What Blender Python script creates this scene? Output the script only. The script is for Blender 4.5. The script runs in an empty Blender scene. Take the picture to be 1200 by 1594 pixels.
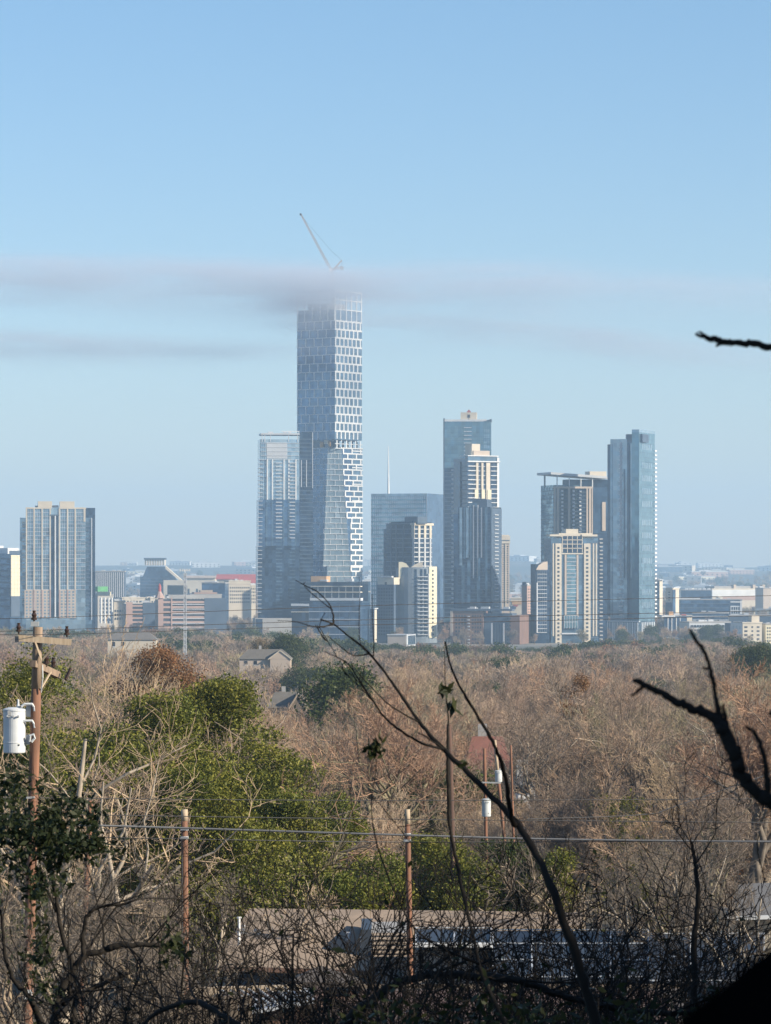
import bpy, math, random
import numpy as np
from mathutils import Vector, Matrix
R = math.radians
F = 5400.0; HZ = 885.0; CAMZ = 60.0
C = bpy.context.scene.collection
sc = bpy.context.scene

# ------------------------------------------------------------ helpers
def P(px, py, D):
    """point seen at photo pixel (px,py) at distance D"""
    return Vector(((px-600)/F*D, D, CAMZ+(HZ-py)/F*D))
GP = [(-400,75),(-50,62.5),(0,58.4),(10,56.6),(30,53.0),(60,49),(90,46.0),(130,42.0),(160,40.5),(200,38),(300,33),(400,28.5),
      (600,20),(800,14),(1200,8),(1600,4),(2200,1),(2700,0),(6000,0),(8000,16),(9500,30),(11500,66),(13000,74),(14300,40)]
GY = [a for a, b in GP]; GZ = [b for a, b in GP]
def gz(x, y):
    z = float(np.interp(y, GY, GZ))
    if y > 7500:
        k = min(1, (y-7500)/4000)
        z += k*(14*math.sin(x*0.0016+1.3)+8*math.sin(x*0.0043+y*.001)-4)
    elif 150 < y < 2500:
        z += 1.2*math.sin(x*0.02+y*0.013)
    return z

def tag(o, label=None, cat=None, group=None, kind=None):
    if label: o['label'] = label
    if cat: o['category'] = cat
    if group: o['group'] = group
    if kind: o['kind'] = kind
    return o
def empty(name, loc=(0, 0, 0), rz=0.0, **k):
    o = bpy.data.objects.new(name, None); C.objects.link(o)
    o.location = loc; o.rotation_euler = (0, 0, rz); o.empty_display_size = .5
    return tag(o, **k)
def link(name, me, parent=None, **k):
    o = bpy.data.objects.new(name, me); C.objects.link(o)
    if parent is not None: o.parent = parent
    return tag(o, **k)

class MB:
    """collects geometry and links it as one mesh"""
    def __init__(s): s.v = []; s.f = []; s.m = []
    def hexa(s, p, mi=0):
        n = len(s.v); s.v += [tuple(q) for q in p]
        for f in ((3,2,1,0),(4,5,6,7),(0,1,5,4),(1,2,6,5),(2,3,7,6),(3,0,4,7)):
            s.f.append(tuple(n+i for i in f)); s.m.append(mi)
    def box(s, x0, x1, y0, y1, z0, z1, mi=0):
        if x0 > x1: x0, x1 = x1, x0
        if y0 > y1: y0, y1 = y1, y0
        if z0 > z1: z0, z1 = z1, z0
        s.hexa([(x0,y0,z0),(x1,y0,z0),(x1,y1,z0),(x0,y1,z0),(x0,y0,z1),(x1,y0,z1),(x1,y1,z1),(x0,y1,z1)], mi)
    def bar(s, a, b, w, h=None, mi=0):
        a = Vector(a); b = Vector(b); h = h or w
        d = (b-a).normalized()
        up = Vector((0, 0, 1)) if abs(d.z) < .95 else Vector((0, 1, 0))
        r = d.cross(up).normalized()*w/2; u = r.cross(d).normalized()*h/2
        s.hexa([a-r-u, a+r-u, b+r-u, b-r-u, a-r+u, a+r+u, b+r+u, b-r+u], mi)
    def tube(s, pts, rad, k=8, cap=True, mi=0):
        pts = [Vector(p) for p in pts]
        if not hasattr(rad, '__len__'): rad = [rad]*len(pts)
        n0 = len(s.v); prev = None
        for i, p in enumerate(pts):
            d = (pts[min(i+1, len(pts)-1)]-pts[max(i-1, 0)]).normalized()
            if prev is None:
                up = Vector((0, 0, 1)) if abs(d.z) < .9 else Vector((1, 0, 0))
                r = d.cross(up).normalized()
            else:
                r = (prev-d*prev.dot(d)).normalized()
            prev = r; u = d.cross(r)
            for j in range(k):
                t = 2*math.pi*j/k
                s.v.append(tuple(p+(r*math.cos(t)+u*math.sin(t))*rad[i]))
        for i in range(len(pts)-1):
            for j in range(k):
                a = n0+i*k+j; b = n0+i*k+(j+1) % k
                s.f.append((a, b, b+k, a+k)); s.m.append(mi)
        if cap:
            s.f.append(tuple(n0+j for j in range(k))[::-1]); s.m.append(mi)
            e = n0+(len(pts)-1)*k
            s.f.append(tuple(e+j for j in range(k))); s.m.append(mi)
    def prism(s, poly, off, mi=0):
        """poly: list of 3D points, off: offset vector"""
        n = len(s.v); k = len(poly); off = Vector(off)
        s.v += [tuple(Vector(p)) for p in poly]+[tuple(Vector(p)+off) for p in poly]
        s.f.append(tuple(range(n, n+k))[::-1]); s.m.append(mi)
        s.f.append(tuple(range(n+k, n+2*k))); s.m.append(mi)
        for i in range(k):
            j = (i+1) % k
            s.f.append((n+i, n+j, n+k+j, n+k+i)); s.m.append(mi)
    def mesh(s, name, mats, smooth=False):
        me = bpy.data.meshes.new(name); me.from_pydata(s.v, [], s.f)
        for m in (mats if isinstance(mats, (list, tuple)) else [mats]): me.materials.append(m)
        me.polygons.foreach_set('material_index', s.m)
        if smooth: me.polygons.foreach_set('use_smooth', [True]*len(s.f))
        me.update(); return me
    def build(s, name, mats, parent=None, smooth=False, **k):
        return link(name, s.mesh(name, mats, smooth), parent, **k)

# ------------------------------------------------------------ materials
def nodes(name):
    m = bpy.data.materials.new(name); m.use_nodes = True
    return m, m.node_tree.nodes, m.node_tree.links, m.node_tree.nodes['Principled BSDF']
def mix_rgb(N, L, fac, a, b):
    x = N.new('ShaderNodeMix'); x.data_type = 'RGBA'
    if isinstance(fac, (int, float)): x.inputs[0].default_value = fac
    else: L.new(fac, x.inputs[0])
    for i, c in ((6, a), (7, b)):
        if isinstance(c, (tuple, list)): x.inputs[i].default_value = (*c[:3], 1)
        else: L.new(c, x.inputs[i])
    return x.outputs[2]
def ramp(N, L, src, a=.35, b=.65):
    r = N.new('ShaderNodeMapRange'); L.new(src, r.inputs[0]); r.inputs[1].default_value = a; r.inputs[2].default_value = b
    return r.outputs[0]
def noise(N, L, scale, detail=4, vec=None, out=0):
    t = N.new('ShaderNodeTexNoise'); t.inputs['Scale'].default_value = scale; t.inputs['Detail'].default_value = detail
    if vec is None:
        tc = N.new('ShaderNodeTexCoord'); vec = tc.outputs['Object']
    L.new(vec, t.inputs['Vector']); return t.outputs[out]
def mat(name, c, c2=None, scale=.3, rough=.8, metal=0, spec=.5, bump=0, bscale=None):
    m, N, L, B = nodes(name)
    c2 = c2 or tuple(x*.82 for x in c)
    L.new(mix_rgb(N, L, ramp(N, L, noise(N, L, scale)), c, c2), B.inputs['Base Color'])
    B.inputs['Roughness'].default_value = rough; B.inputs['Metallic'].default_value = metal
    B.inputs['Specular IOR Level'].default_value = spec
    if bump:
        b = N.new('ShaderNodeBump'); b.inputs['Strength'].default_value = bump
        L.new(noise(N, L, bscale or scale*3), b.inputs['Height']); L.new(b.outputs[0], B.inputs['Normal'])
    return m
def cells(N, L, cx, cy, cz, off=(.37, .41, .23)):
    tc = N.new('ShaderNodeTexCoord')
    ad = N.new('ShaderNodeVectorMath'); ad.operation = 'ADD'; ad.inputs[1].default_value = off
    L.new(tc.outputs['Object'], ad.inputs[0])
    sn = N.new('ShaderNodeVectorMath'); sn.operation = 'SNAP'; sn.inputs[1].default_value = (cx, cy, cz)
    L.new(ad.outputs[0], sn.inputs[0])
    wn = N.new('ShaderNodeTexWhiteNoise'); L.new(sn.outputs[0], wn.inputs['Vector'])
    return wn.outputs['Value'], sn.outputs[0]
def glass(name, dark, light, cx=3.2, cz=3.6, rough=.12, metal=.55, pos=.0):
    """curtain wall glass: each pane a slightly different tone and tilt"""
    m, N, L, B = nodes(name)
    v, sn = cells(N, L, cx, cx, cz)
    big = ramp(N, L, noise(N, L, .035, 2), .35, .65)
    mm = N.new('ShaderNodeMath'); mm.operation = 'MULTIPLY_ADD'; L.new(v, mm.inputs[0]); mm.inputs[1].default_value = .6
    ml = N.new('ShaderNodeMath'); ml.operation = 'MULTIPLY'; L.new(big, ml.inputs[0]); ml.inputs[1].default_value = .4
    L.new(ml.outputs[0], mm.inputs[2])
    L.new(mix_rgb(N, L, mm.outputs[0], dark, light), B.inputs['Base Color'])
    B.inputs['Roughness'].default_value = rough; B.inputs['Metallic'].default_value = metal
    B.inputs['Specular IOR Level'].default_value = .8
    g = N.new('ShaderNodeNewGeometry')
    wn = N.new('ShaderNodeTexWhiteNoise'); L.new(sn, wn.inputs['Vector'])
    s1 = N.new('ShaderNodeVectorMath'); s1.operation = 'SUBTRACT'; L.new(wn.outputs['Color'], s1.inputs[0]); s1.inputs[1].default_value = (.5, .5, .5)
    s2 = N.new('ShaderNodeVectorMath'); s2.operation = 'SCALE'; L.new(s1.outputs[0], s2.inputs[0]); s2.inputs['Scale'].default_value = .05
    s3 = N.new('ShaderNodeVectorMath'); s3.operation = 'ADD'; L.new(s2.outputs[0], s3.inputs[0]); L.new(g.outputs['Normal'], s3.inputs[1])
    s4 = N.new('ShaderNodeVectorMath'); s4.operation = 'NORMALIZE'; L.new(s3.outputs[0], s4.inputs[0])
    L.new(s4.outputs[0], B.inputs['Normal'])
    return m

M = {}
M['white'] = mat('white_panel', (.74, .74, .73), (.62, .63, .63), .1)
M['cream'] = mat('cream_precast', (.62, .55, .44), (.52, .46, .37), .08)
M['pale'] = mat('pale_yellow_stucco', (.74, .67, .48), (.64, .58, .42), .08)
M['tan'] = mat('tan_precast', (.50, .41, .33), (.42, .35, .29), .08)
M['pink'] = mat('pink_brick', (.46, .31, .26), (.38, .26, .22), .1)
M['concrete'] = mat('grey_concrete', (.40, .39, .37), (.32, .31, .30), .08)
M['lightgrey'] = mat('light_grey_metal', (.52, .54, .56), (.42, .44, .47), .06, rough=.5)
M['brick'] = mat('brown_brick', (.20, .115, .085), (.15, .09, .07), .1)
M['darkmetal'] = mat('dark_metal', (.035, .045, .06), (.05, .06, .075), .1, rough=.5)
M['slate'] = mat('slate_panel', (.08, .115, .17), (.055, .085, .13), .08, rough=.5)
M['orange'] = mat('orange_plywood', (.60, .36, .18), (.5, .3, .15), .2)
M['red'] = mat('red_cladding', (.45, .09, .08), (.36, .08, .07), .1)
M['green'] = mat('green_netting', (.12, .42, .16), (.10, .30, .14), .2)
M['gdark'] = glass('dark_blue_glass', (.012, .03, .065), (.05, .10, .18))
M['gblue'] = glass('blue_glass', (.035, .08, .16), (.11, .21, .36))
M['gteal'] = glass('teal_glass', (.12, .23, .31), (.22, .37, .46), metal=.6)
M['glight'] = glass('pale_blue_glass', (.22, .33, .43), (.40, .52, .62), metal=.5)
M['gmid'] = glass('grey_blue_glass', (.07, .13, .20), (.17, .27, .38))
M['win'] = glass('window_glass', (.02, .03, .045), (.09, .12, .16), cx=2.5, metal=.3)
M['roof'] = mat('flat_roof_membrane', (.40, .40, .40), (.30, .30, .31), .05)

# ------------------------------------------------------------ camera and light
cam = bpy.data.cameras.new('camera'); co = bpy.data.objects.new('camera', cam); C.objects.link(co)
co.location = (0, 0, CAMZ); co.rotation_euler = (math.pi/2, 0, 0)
cam.sensor_fit = 'VERTICAL'; cam.sensor_height = 5.6; cam.sensor_width = 5.6*771/1024
cam.lens = F/1594*5.6
cam.shift_y = (HZ-797)/1594
cam.clip_start = .05; cam.clip_end = 40000
cam.dof.use_dof = True; cam.dof.focus_distance = 600; cam.dof.aperture_fstop = cam.lens/6.0
sc.camera = co
SUN_EL = R(26); SUN_AZ = R(68)      # to the right of straight behind the camera
sd = Vector((math.sin(SUN_AZ)*math.cos(SUN_EL), -math.cos(SUN_AZ)*math.cos(SUN_EL), math.sin(SUN_EL)))
ld = bpy.data.lights.new('sun', 'SUN'); ld.energy = 5.0; ld.angle = R(.5); ld.color = (1, .88, .70)
lo = bpy.data.objects.new('sun', ld); C.objects.link(lo); lo.rotation_euler = sd.to_track_quat('Z', 'Y').to_euler()
lo.location = (0, 0, 500)
w = bpy.data.worlds.new('World'); sc.world = w; w.use_nodes = True
N = w.node_tree.nodes; L = w.node_tree.links
sky = N.new('ShaderNodeTexSky'); sky.sky_type = 'NISHITA'; sky.sun_disc = False
sky.sun_elevation = SUN_EL; sky.sun_rotation = math.atan2(sd.x, sd.y)
sky.air_density = 1.0; sky.dust_density = .3; sky.ozone_density = 5.0; sky.altitude = 150
tn = N.new('ShaderNodeMix'); tn.data_type = 'RGBA'; tn.blend_type = 'MULTIPLY'; tn.inputs[0].default_value = 1; wc = N.new('ShaderNodeTexCoord'); ws_ = N.new('ShaderNodeSeparateXYZ'); L.new(wc.outputs['Generated'], ws_.inputs[0])
L.new(mix_rgb(N, L, ramp(N, L, ws_.outputs[2], -.02, .17), (1.09, .98, 1.0), (.965, 1.01, 1.0)), tn.inputs[7])
L.new(sky.outputs[0], tn.inputs[6]); L.new(tn.outputs[2], N['Background'].inputs[0]); N['Background'].inputs[1].default_value = .095
sc.view_settings.view_transform = 'Standard'; sc.view_settings.look = 'None'; sc.view_settings.gamma = 1
sc.view_settings.exposure = 0.68
cy = sc.cycles
cy.use_denoising = True; cy.max_bounces = 5; cy.diffuse_bounces = 2; cy.glossy_bounces = 2; cy.transmission_bounces = 2
cy.volume_bounces = 1; cy.transparent_max_bounces = 8; cy.sample_clamp_indirect = 4; cy.volume_max_steps = 128
cy.use_adaptive_sampling = True; cy.adaptive_threshold = .01

# ------------------------------------------------------------ ground
def ground():
    ys = [-400, -200, -100, -50, -20, -5, 0, 5, 10, 20, 30, 45, 60, 75, 90, 110, 130, 145, 160, 180, 200, 230, 260, 300, 350, 400, 450, 500, 550, 600, 700,
          800, 900, 1000, 1200, 1400, 1600, 1900, 2200, 2450, 2700, 3000, 3500, 4200, 5000, 6000, 7000]+list(range(7500, 14301, 200))
    xs = sorted(set([-4300, -3600, -3000, -2400, -2000, -1700]+list(range(-1500, 1501, 75))+[1700, 2000, 2400, 3000, 3600, 4300]+[-40, -20, -10, 0, 10, 20, 40]))
    v = [(x, y, gz(x, y)) for y in ys for x in xs]; n = len(xs)
    f = [(j*n+i, j*n+i+1, (j+1)*n+i+1, (j+1)*n+i) for j in range(len(ys)-1) for i in range(n-1)]
    me = bpy.data.meshes.new('ground'); me.from_pydata(v, [], f); me.polygons.foreach_set('use_smooth', [True]*len(f))
    m, N, L, B = nodes('ground_cover')
    tc = N.new('ShaderNodeTexCoord')
    sp = N.new('ShaderNodeSeparateXYZ'); L.new(tc.outputs['Object'], sp.inputs[0])
    leaf = mix_rgb(N, L, ramp(N, L, noise(N, L, .6, 6)), (.075, .055, .034), (.045, .042, .022))
    leaf = mix_rgb(N, L, ramp(N, L, noise(N, L, .05, 3)), leaf, (.10, .08, .055))
    city = mix_rgb(N, L, ramp(N, L, noise(N, L, .012, 6)), (.10, .11, .09), (.26, .24, .21))
    far = mix_rgb(N, L, ramp(N, L, noise(N, L, .004, 6), .4, .6), (.035, .05, .04), (.09, .085, .07))
    r1 = N.new('ShaderNodeMapRange'); L.new(sp.outputs[1], r1.inputs[0]); r1.inputs[1].default_value = 2560; r1.inputs[2].default_value = 2640
    r2 = N.new('ShaderNodeMapRange'); L.new(sp.outputs[1], r2.inputs[0]); r2.inputs[1].default_value = 5000; r2.inputs[2].default_value = 6500
    L.new(mix_rgb(N, L, r2.outputs[0], mix_rgb(N, L, r1.outputs[0], leaf, city), far), B.inputs['Base Color'])
    B.inputs['Roughness'].default_value = .95
    me.materials.append(m)
    link('ground', me, kind='structure')
ground()

# ------------------------------------------------------------ the air
def haze():
    b = MB(); b.box(-4400, 4400, -450, 14800, -1, 392)
    m = bpy.data.materials.new('hazy_air'); m.use_nodes = True; N = m.node_tree.nodes; L = m.node_tree.links
    N.remove(N['Principled BSDF'])
    v = N.new('ShaderNodeVolumePrincipled'); v.inputs['Color'].default_value = (.54, .77, 1, 1); v.inputs['Density'].default_value = 1.05e-4
    v.inputs['Anisotropy'].default_value = .0
    L.new(v.outputs[0], N['Material Output'].inputs['Volume'])
    b.build('haze', m, kind='stuff')
haze()
def cloud():
    x0, x1, y0, y1, z0, z1 = -640, 760, 2860, 3130, 205, 350
    b = MB(); b.box(x0, x1, y0, y1, z0, z1)
    m = bpy.data.materials.new('thin_smoky_cloud'); m.use_nodes = True; N = m.node_tree.nodes; L = m.node_tree.links
    N.remove(N['Principled BSDF'])
    v = N.new('ShaderNodeVolumePrincipled'); v.inputs['Color'].default_value = (.74, .81, .93, 1)
    v.inputs['Anisotropy'].default_value = .1
    tc = N.new('ShaderNodeTexCoord')
    def mth(op, a, b_=None, c=None):
        n = N.new('ShaderNodeMath'); n.operation = op
        for i, q in enumerate((a, b_, c)):
            if q is None: continue
            if isinstance(q, (int, float)): n.inputs[i].default_value = q
            else: L.new(q, n.inputs[i])
        return n.outputs[0]
    sp = N.new('ShaderNodeSeparateXYZ'); L.new(tc.outputs['Object'], sp.inputs[0]); X, Y, Z = sp.outputs
    def nz(sx, sz, det, lo=None):
        mp = N.new('ShaderNodeMapping'); mp.inputs['Scale'].default_value = (sx, sx*1.3, sz); L.new(tc.outputs['Object'], mp.inputs[0])
        return noise(N, L, 1.0, det, mp.outputs[0])
    n1 = nz(.0045, .012, 2); n2 = nz(.012, .07, 5)
    zz = mth('ADD', mth('MULTIPLY_ADD', mth('SUBTRACT', n1, .5), 26, Z), mth('MULTIPLY', mth('SUBTRACT', n2, .5), 12))
    def band(zc, sx, up, dn, xc, xw, amp):
        d = mth('SUBTRACT', zz, mth('MULTIPLY_ADD', X, sx, zc))
        g = mth('MULTIPLY', mth('EXPONENT', mth('MULTIPLY', mth('POWER', mth('DIVIDE', mth('MAXIMUM', d, 0), up), 2), -1)),
                mth('EXPONENT', mth('MULTIPLY', mth('POWER', mth('DIVIDE', mth('MINIMUM', d, 0), dn), 2), -1)))
        e = mth('EXPONENT', mth('MULTIPLY', mth('POWER', mth('DIVIDE', mth('SUBTRACT', X, xc), xw), 2), -1))
        return mth('MULTIPLY', mth('MULTIPLY', g, e), amp)
    t = band(311, -.02, 7, 24, -190, 480, 1.1)
    t = mth('ADD', t, band(308, 0, 9, 27, -60, 30, 2.1))
    t = mth('ADD', t, band(247, -.01, 7, 10, -300, 200, .75))
    t = mth('ADD', t, band(276, -.10, 7, 14, 130, 190, .6))
    yy = mth('EXPONENT', mth('MULTIPLY', mth('POWER', mth('DIVIDE', mth('SUBTRACT', Y, 2958), 52), 2), -1))
    t = mth('MULTIPLY', t, yy)
    t = mth('MULTIPLY', t, mth('MULTIPLY', mth('MULTIPLY_ADD', ramp(N, L, n2, .33, .66), .95, .15), .022))
    L.new(t, v.inputs['Density'])
    L.new(v.outputs[0], N['Material Output'].inputs['Volume'])
    b.build('smoky_cloud', m, kind='stuff')
cloud()
# ------------------------------------------------------------ towers
class Bld:
    """a building whose nearest vertical edge is at pixel xc, distance D; its left face's normal is turned th degrees left of the camera.
    local frame: origin at the corner on the ground, left face in the plane y=0 (x<0), right face in the plane x=0 (y>0)"""
    def __init__(s, name, label, xl, xc, xr, D, th=36, cat='building', group=None, dep=24, base=None):
        s.D = D; s.th = R(th); s.xl, s.xc, s.xr = xl, xc, xr
        s.C = Vector(((xc-600)/F*D, D)); s.g = gz(s.C.x, D) if base is None else base
        s.root = empty(name, (s.C.x, D, s.g), -s.th, label=label, cat=cat, group=group)
        s.wl = -s.lx(xl) if xl < xc else dep
        s.wr = s.ry(xr) if xr > xc+.5 else dep
        if not 0 < s.wr < 90: s.wr = dep
        s.cnt = {}; s.over = {}
    def lx(s, px, d=0):      # local x on the plane y=d that shows at pixel px
        m = (px-600)/F; c, n = math.cos(s.th), math.sin(s.th)
        cx = s.C.x+n*d; cy_ = s.C.y+c*d
        return -(cx-m*cy_)/(c+m*n)
    def ry(s, px, o=0):
        m = (px-600)/F; c, n = math.cos(s.th), math.sin(s.th)
        cx = s.C.x+c*o; cy_ = s.C.y-n*o
        return (m*cy_-cx)/(n-m*c)
    def z(s, y): return CAMZ+(HZ-y)/F*s.D-s.g
    def pt(s, face, px, z, out=0):
        return Vector((s.lx(px), -out, z)) if face == 'L' else Vector((out, s.ry(px), z))
    def hx(s, mb, face, x0, x1, y0, y1, out, inn=.4, mi=0):
        za, zb = s.z(y1), s.z(y0)
        if face == 'L': mb.box(s.lx(x0), s.lx(x1), -out, inn, za, zb, mi)
        else: mb.box(-inn, out, s.ry(x0), s.ry(x1), za, zb, mi)
    def add(s, name, mb, m, parent=None, **k):
        n = s.cnt.get(name, 0)
        if n >= 96:
            o = s.over.setdefault(name, [MB(), m]); q = len(o[0].v)
            o[0].v += mb.v; o[0].f += [tuple(i+q for i in f) for f in mb.f]; o[0].m += mb.m
            return None
        s.cnt[name] = n+1
        return mb.build(name, m, parent or s.root, **k)
    def done(s):
        for k, (mb, m) in s.over.items(): mb.build(k, m, s.root, kind='stuff')
        return s
    def vol(s, name, m, x0=None, x1=None, d0=0, d1=None, yt=0, yb=None, zb=0.0, bev=0, **k):
        mb = MB(); a = s.lx(x0, d0) if x0 is not None else -s.wl; b = s.lx(x1, d0) if x1 is not None else 0
        mb.box(a, b, d0, s.wr if d1 is None else d1, zb if yb is None else s.z(yb), s.z(yt))
        return s.add(name, mb, m, **k)
    def strip(s, name, m, face, x0, x1, y0, y1, out=.5, inn=.4, parent=None):
        mb = MB(); s.hx(mb, face, x0, x1, y0, y1, out, inn); return s.add(name, mb, m, parent)
    def bands(s, name, m, face, x0, x1, y0, y1, n, frac=.3, out=.5, inn=.4, rail=None):
        p = (y1-y0)/n
        for i in range(n):
            mb = MB(); yy = y0+p*(i+1)
            s.hx(mb, face, x0, x1, yy-p*frac, yy, out, inn); s.add(name, mb, m)
    def piers(s, name, m, face, xs, w, y0, y1, out=.6):
        for x in xs: s.strip(name, m, face, x-w/2, x+w/2, y0, y1, out)
    def windows(s, face, x0, x1, y0, y1, nx, ny, fx=.6, fy=.6, m='win', out=.12, stag=0, name='window'):
        px = (x1-x0)/nx; py = (y1-y0)/ny
        for j in range(ny):
            for i in range(nx):
                sh = stag*px if j % 2 else 0
                a = x0+px*(i+.5-fx/2)+sh; b = min(a+px*fx, x1)
                if b-a < px*fx*.25: continue
                mb = MB(); s.hx(mb, face, a, b, y0+py*(j+.5-fy/2), y0+py*(j+.5+fy/2), out, .3); s.add(name, mb, M[m])
    def mull(s, face, x0, x1, y0, y1, nx, ny, m='lightgrey', w=.25, out=.15, name='mullion_grid'):
        mb = MB(); zt, zb = s.z(y0), s.z(y1)
        f = s.lx if face == 'L' else s.ry
        a, b = f(x0), f(x1)
        def bx(p, q, za, zc):
            if face == 'L': mb.box(p, q, -out, .2, za, zc)
            else: mb.box(-.2, out, p, q, za, zc)
        for i in range(nx+1):
            c = a+(b-a)*i/nx; bx(c-w/2, c+w/2, zb, zt)
        for j in range(1, ny+1):
            c = zb+(zt-zb)*j/ny; bx(a, b, c-w/2-.02, c+w/2+.02) if out else None
        return s.add(name, mb, M[m])
    def plant(s, n=3, x0=.2, x1=.8, yt=0, h=2.2):
        """small rooftop machines"""
        rnd = random.Random(int(s.xl*7+yt))
        for i in range(n):
            mb = MB(); x = -s.wl*(x0+(x1-x0)*rnd.random()); y = s.wr*(.2+.6*rnd.random()); q = 1+rnd.random()*2.5
            mb.box(x-q, x+q, y-q, y+q, s.z(yt), s.z(yt)+h*(.5+rnd.random()*.6)); s.add('rooftop_unit', mb, M['lightgrey'])

# ---- the supertall
t = Bld('skyscraper', 'tallest skyscraper, white staggered frames over blue glass, its top lost in cloud', 462.5, 521, 563, 3000, 36)
up0, up1 = 499, 684
t.vol('upper_shaft', M['gblue'], yt=up0-1, yb=up1)
t.strip('right_glazing', M['gmid'], 'R', 521, 563, up0, up1, .12)
rows = 14; ph = (up1-up0)/rows
for j in range(rows):                                   # staggered window frames, floor by floor
    y = up0+ph*j
    mb = MB(); s_ = .5 if j % 2 else 0
    t.hx(mb, 'L', 462.5, 521, y-.5, y+.5, .35)
    for i in range(6):
        x = 463+13*(i+s_*.9)
        if x < 520.6: t.hx(mb, 'L', x-.45, x+.75, y+.5, y+ph-.5, .3)
    t.hx(mb, 'R', 521, 563, y-1.3, y+1.3, .4)
    for i in range(8):
        x = 522+6.4*(i+s_*.7)
        if x < 562.6: t.hx(mb, 'R', x-.9, x+.9, y+1.3, y+ph-1.3, .35)
    t.add('floor_frame', mb, M['white'])
mb = MB()                                               # open steelwork at the top
for j, y in enumerate((452, 466, 481)):
    t.hx(mb, 'L', 462.5, 521, y-.5, y+.5, .3); t.hx(mb, 'R', 521, 563, y-.7, y+.7, .3)
for x in (463, 474, 486, 498, 510, 520.4): t.hx(mb, 'L', x-.4, x+.4, 452, 499, .25)
for x in (522, 530, 539, 547, 555, 562.4): t.hx(mb, 'R', x-.5, x+.5, 452, 499, .25)
t.add('crown_frame', mb, M['white'])
t.vol('lift_core', M['concrete'], 480, 512, 8, t.wr-8, 470, up0)
t.vol('core_wall', M['gmid'], None, None, 1.5, t.wr-2, 481, up0)
t.vol('terrace_floor', M['gdark'], 467, 517, 1, t.wr-2, up1, 697)
for a, b, y0_, y1_ in ((498, 503, 687, 696), (511, 514, 686, 695)): t.strip('site_hoarding', M['orange'], 'L', a, b, y0_, y1_, .2)
t.strip('hoist_cabin', M['cream'], 'L', 506, 511, 685, 691, 1.5)
t.windows('R', 526, 561, 686, 696, 5, 1, .5, .9, 'glight', out=.6)
t.bands('slab_edge', M['white'], 'R', 521, 563.5, 684, 698, 2, .14, .6)
for a in (524, 531, 539, 546, 553, 560): t.strip('column', M['white'], 'R', a-.7, a+.7, 685, 697, .4)
# lower shaft with the folded corner
def lowpoly(y, xa, xb):
    z = t.z(y); return [(t.lx(462.5), 0, z), (t.lx(xa), 0, z), (0, t.ry(xb), z), (0, t.ry(563.8), z), (t.lx(462.5), t.ry(563.8), z)]
mb = MB(); top = lowpoly(697, 510, 531); bot = lowpoly(906, 502, 547)
zb_ = [(p[0], p[1], 0) for p in bot]
mb.v = top+bot+zb_
mb.f = [(0, 1, 2, 3, 4)]+[(i, 5+i, 5+(i+1) % 5, (i+1) % 5) for i in range(5)]+[(5+i, 10+i, 10+(i+1) % 5, 5+(i+1) % 5) for i in range(5)]
mb.m = [0]+[0, 1, 0, 0, 0]+[0, 1, 0, 0, 0]
t.add('lower_shaft', mb, [M['gblue'], M['glight']])
t.strip('right_glazing', M['gmid'], 'R', 547, 563.5, 697, 906, .1)
n = 25; ph = (906-697)/n
for j in range(n):
    y = 697+ph*j; k = (y-697)/209; xa = 510-8*k; xb = 531+16*k; mb = MB(); s_ = .5 if j % 2 else 0
    t.hx(mb, 'L', 462.5, xa, y-.35, y+.35, .3)
    for i in range(3):
        x = 486+12*(i+s_)
        if x < xa-1: t.hx(mb, 'L', x-.25, x+.25, y, y+ph, .3)
    A = Vector((t.lx(xa), 0, t.z(y))); B = Vector((0, t.ry(xb), t.z(y)))
    nn = Vector((.7, -.7, 0))*.15
    mb.bar(A+nn, B+nn, .35, .3)
    k2 = (y+ph-697)/209; A2 = Vector((t.lx(510-8*k2), 0, t.z(y+ph))); B2 = Vector((0, t.ry(531+16*k2), t.z(y+ph)))
    for q in ((.25, .75) if s_ else (.05, .5)): mb.bar(A.lerp(B, q)+nn, A2.lerp(B2, q)+nn, .22, .25)
    xs_ = max(xb, 533 if j < 14 else 545)
    wd = 1.9 if j < 24 else .8
    t.hx(mb, 'R', xs_, 564, y-wd/2*1.1, y+wd/2*1.1, .6)
    for i in range(4):
        x = xs_+.8+13.5*(i+s_)
        if x < 564.5: t.hx(mb, 'R', x-.9, min(x+.9, 564), y+wd/2, y+ph-wd/2, .55)
    t.add('floor_frame', mb, M['white'])
for j in range(8): t.strip('white_end_panel', M['white'], 'R', 547, 563, 700+j*26, 701.6+j*26, .7)
t.done()

# ---- tower crane on its roof
cr = empty('tower_crane', P(517, 470, 3014), 0, label='pale luffing tower crane standing on the roof of the tallest skyscraper', cat='crane')
def rel(px, py, D=3014): return P(px, py, D)-P(517, 470, 3014)
def lattice(name, a, b, w0, w1, m, n, parent):
    mb = MB(); a = Vector(a); b = Vector(b); d = (b-a).normalized(); r = d.cross(Vector((0, 1, 0))).normalized(); u = Vector((0, 1, 0))
    prev = None
    for i in range(n+1):
        k = i/n; p = a.lerp(b, k); w_ = (w0+(w1-w0)*k)/2
        cs = [p+r*w_+u*w_, p-r*w_+u*w_, p-r*w_-u*w_, p+r*w_-u*w_]
        if prev:
            for j in range(4):
                mb.bar(prev[j], cs[j], .3); mb.bar(prev[j], cs[(j+1) % 4], .2)
        for j in range(4): mb.bar(cs[j], cs[(j+1) % 4], .12)
        prev = cs
    return mb.build(name, m, parent)
M['crane'] = mat('crane_paint', (.42, .27, .19), (.34, .23, .17), .5)
lattice('mast', rel(517, 480), rel(517, 420), 2, 2, M['crane'], 12, cr)
lattice('jib', rel(515, 420), rel(468, 333), 1.9, 1.0, M['crane'], 22, cr)
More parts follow.
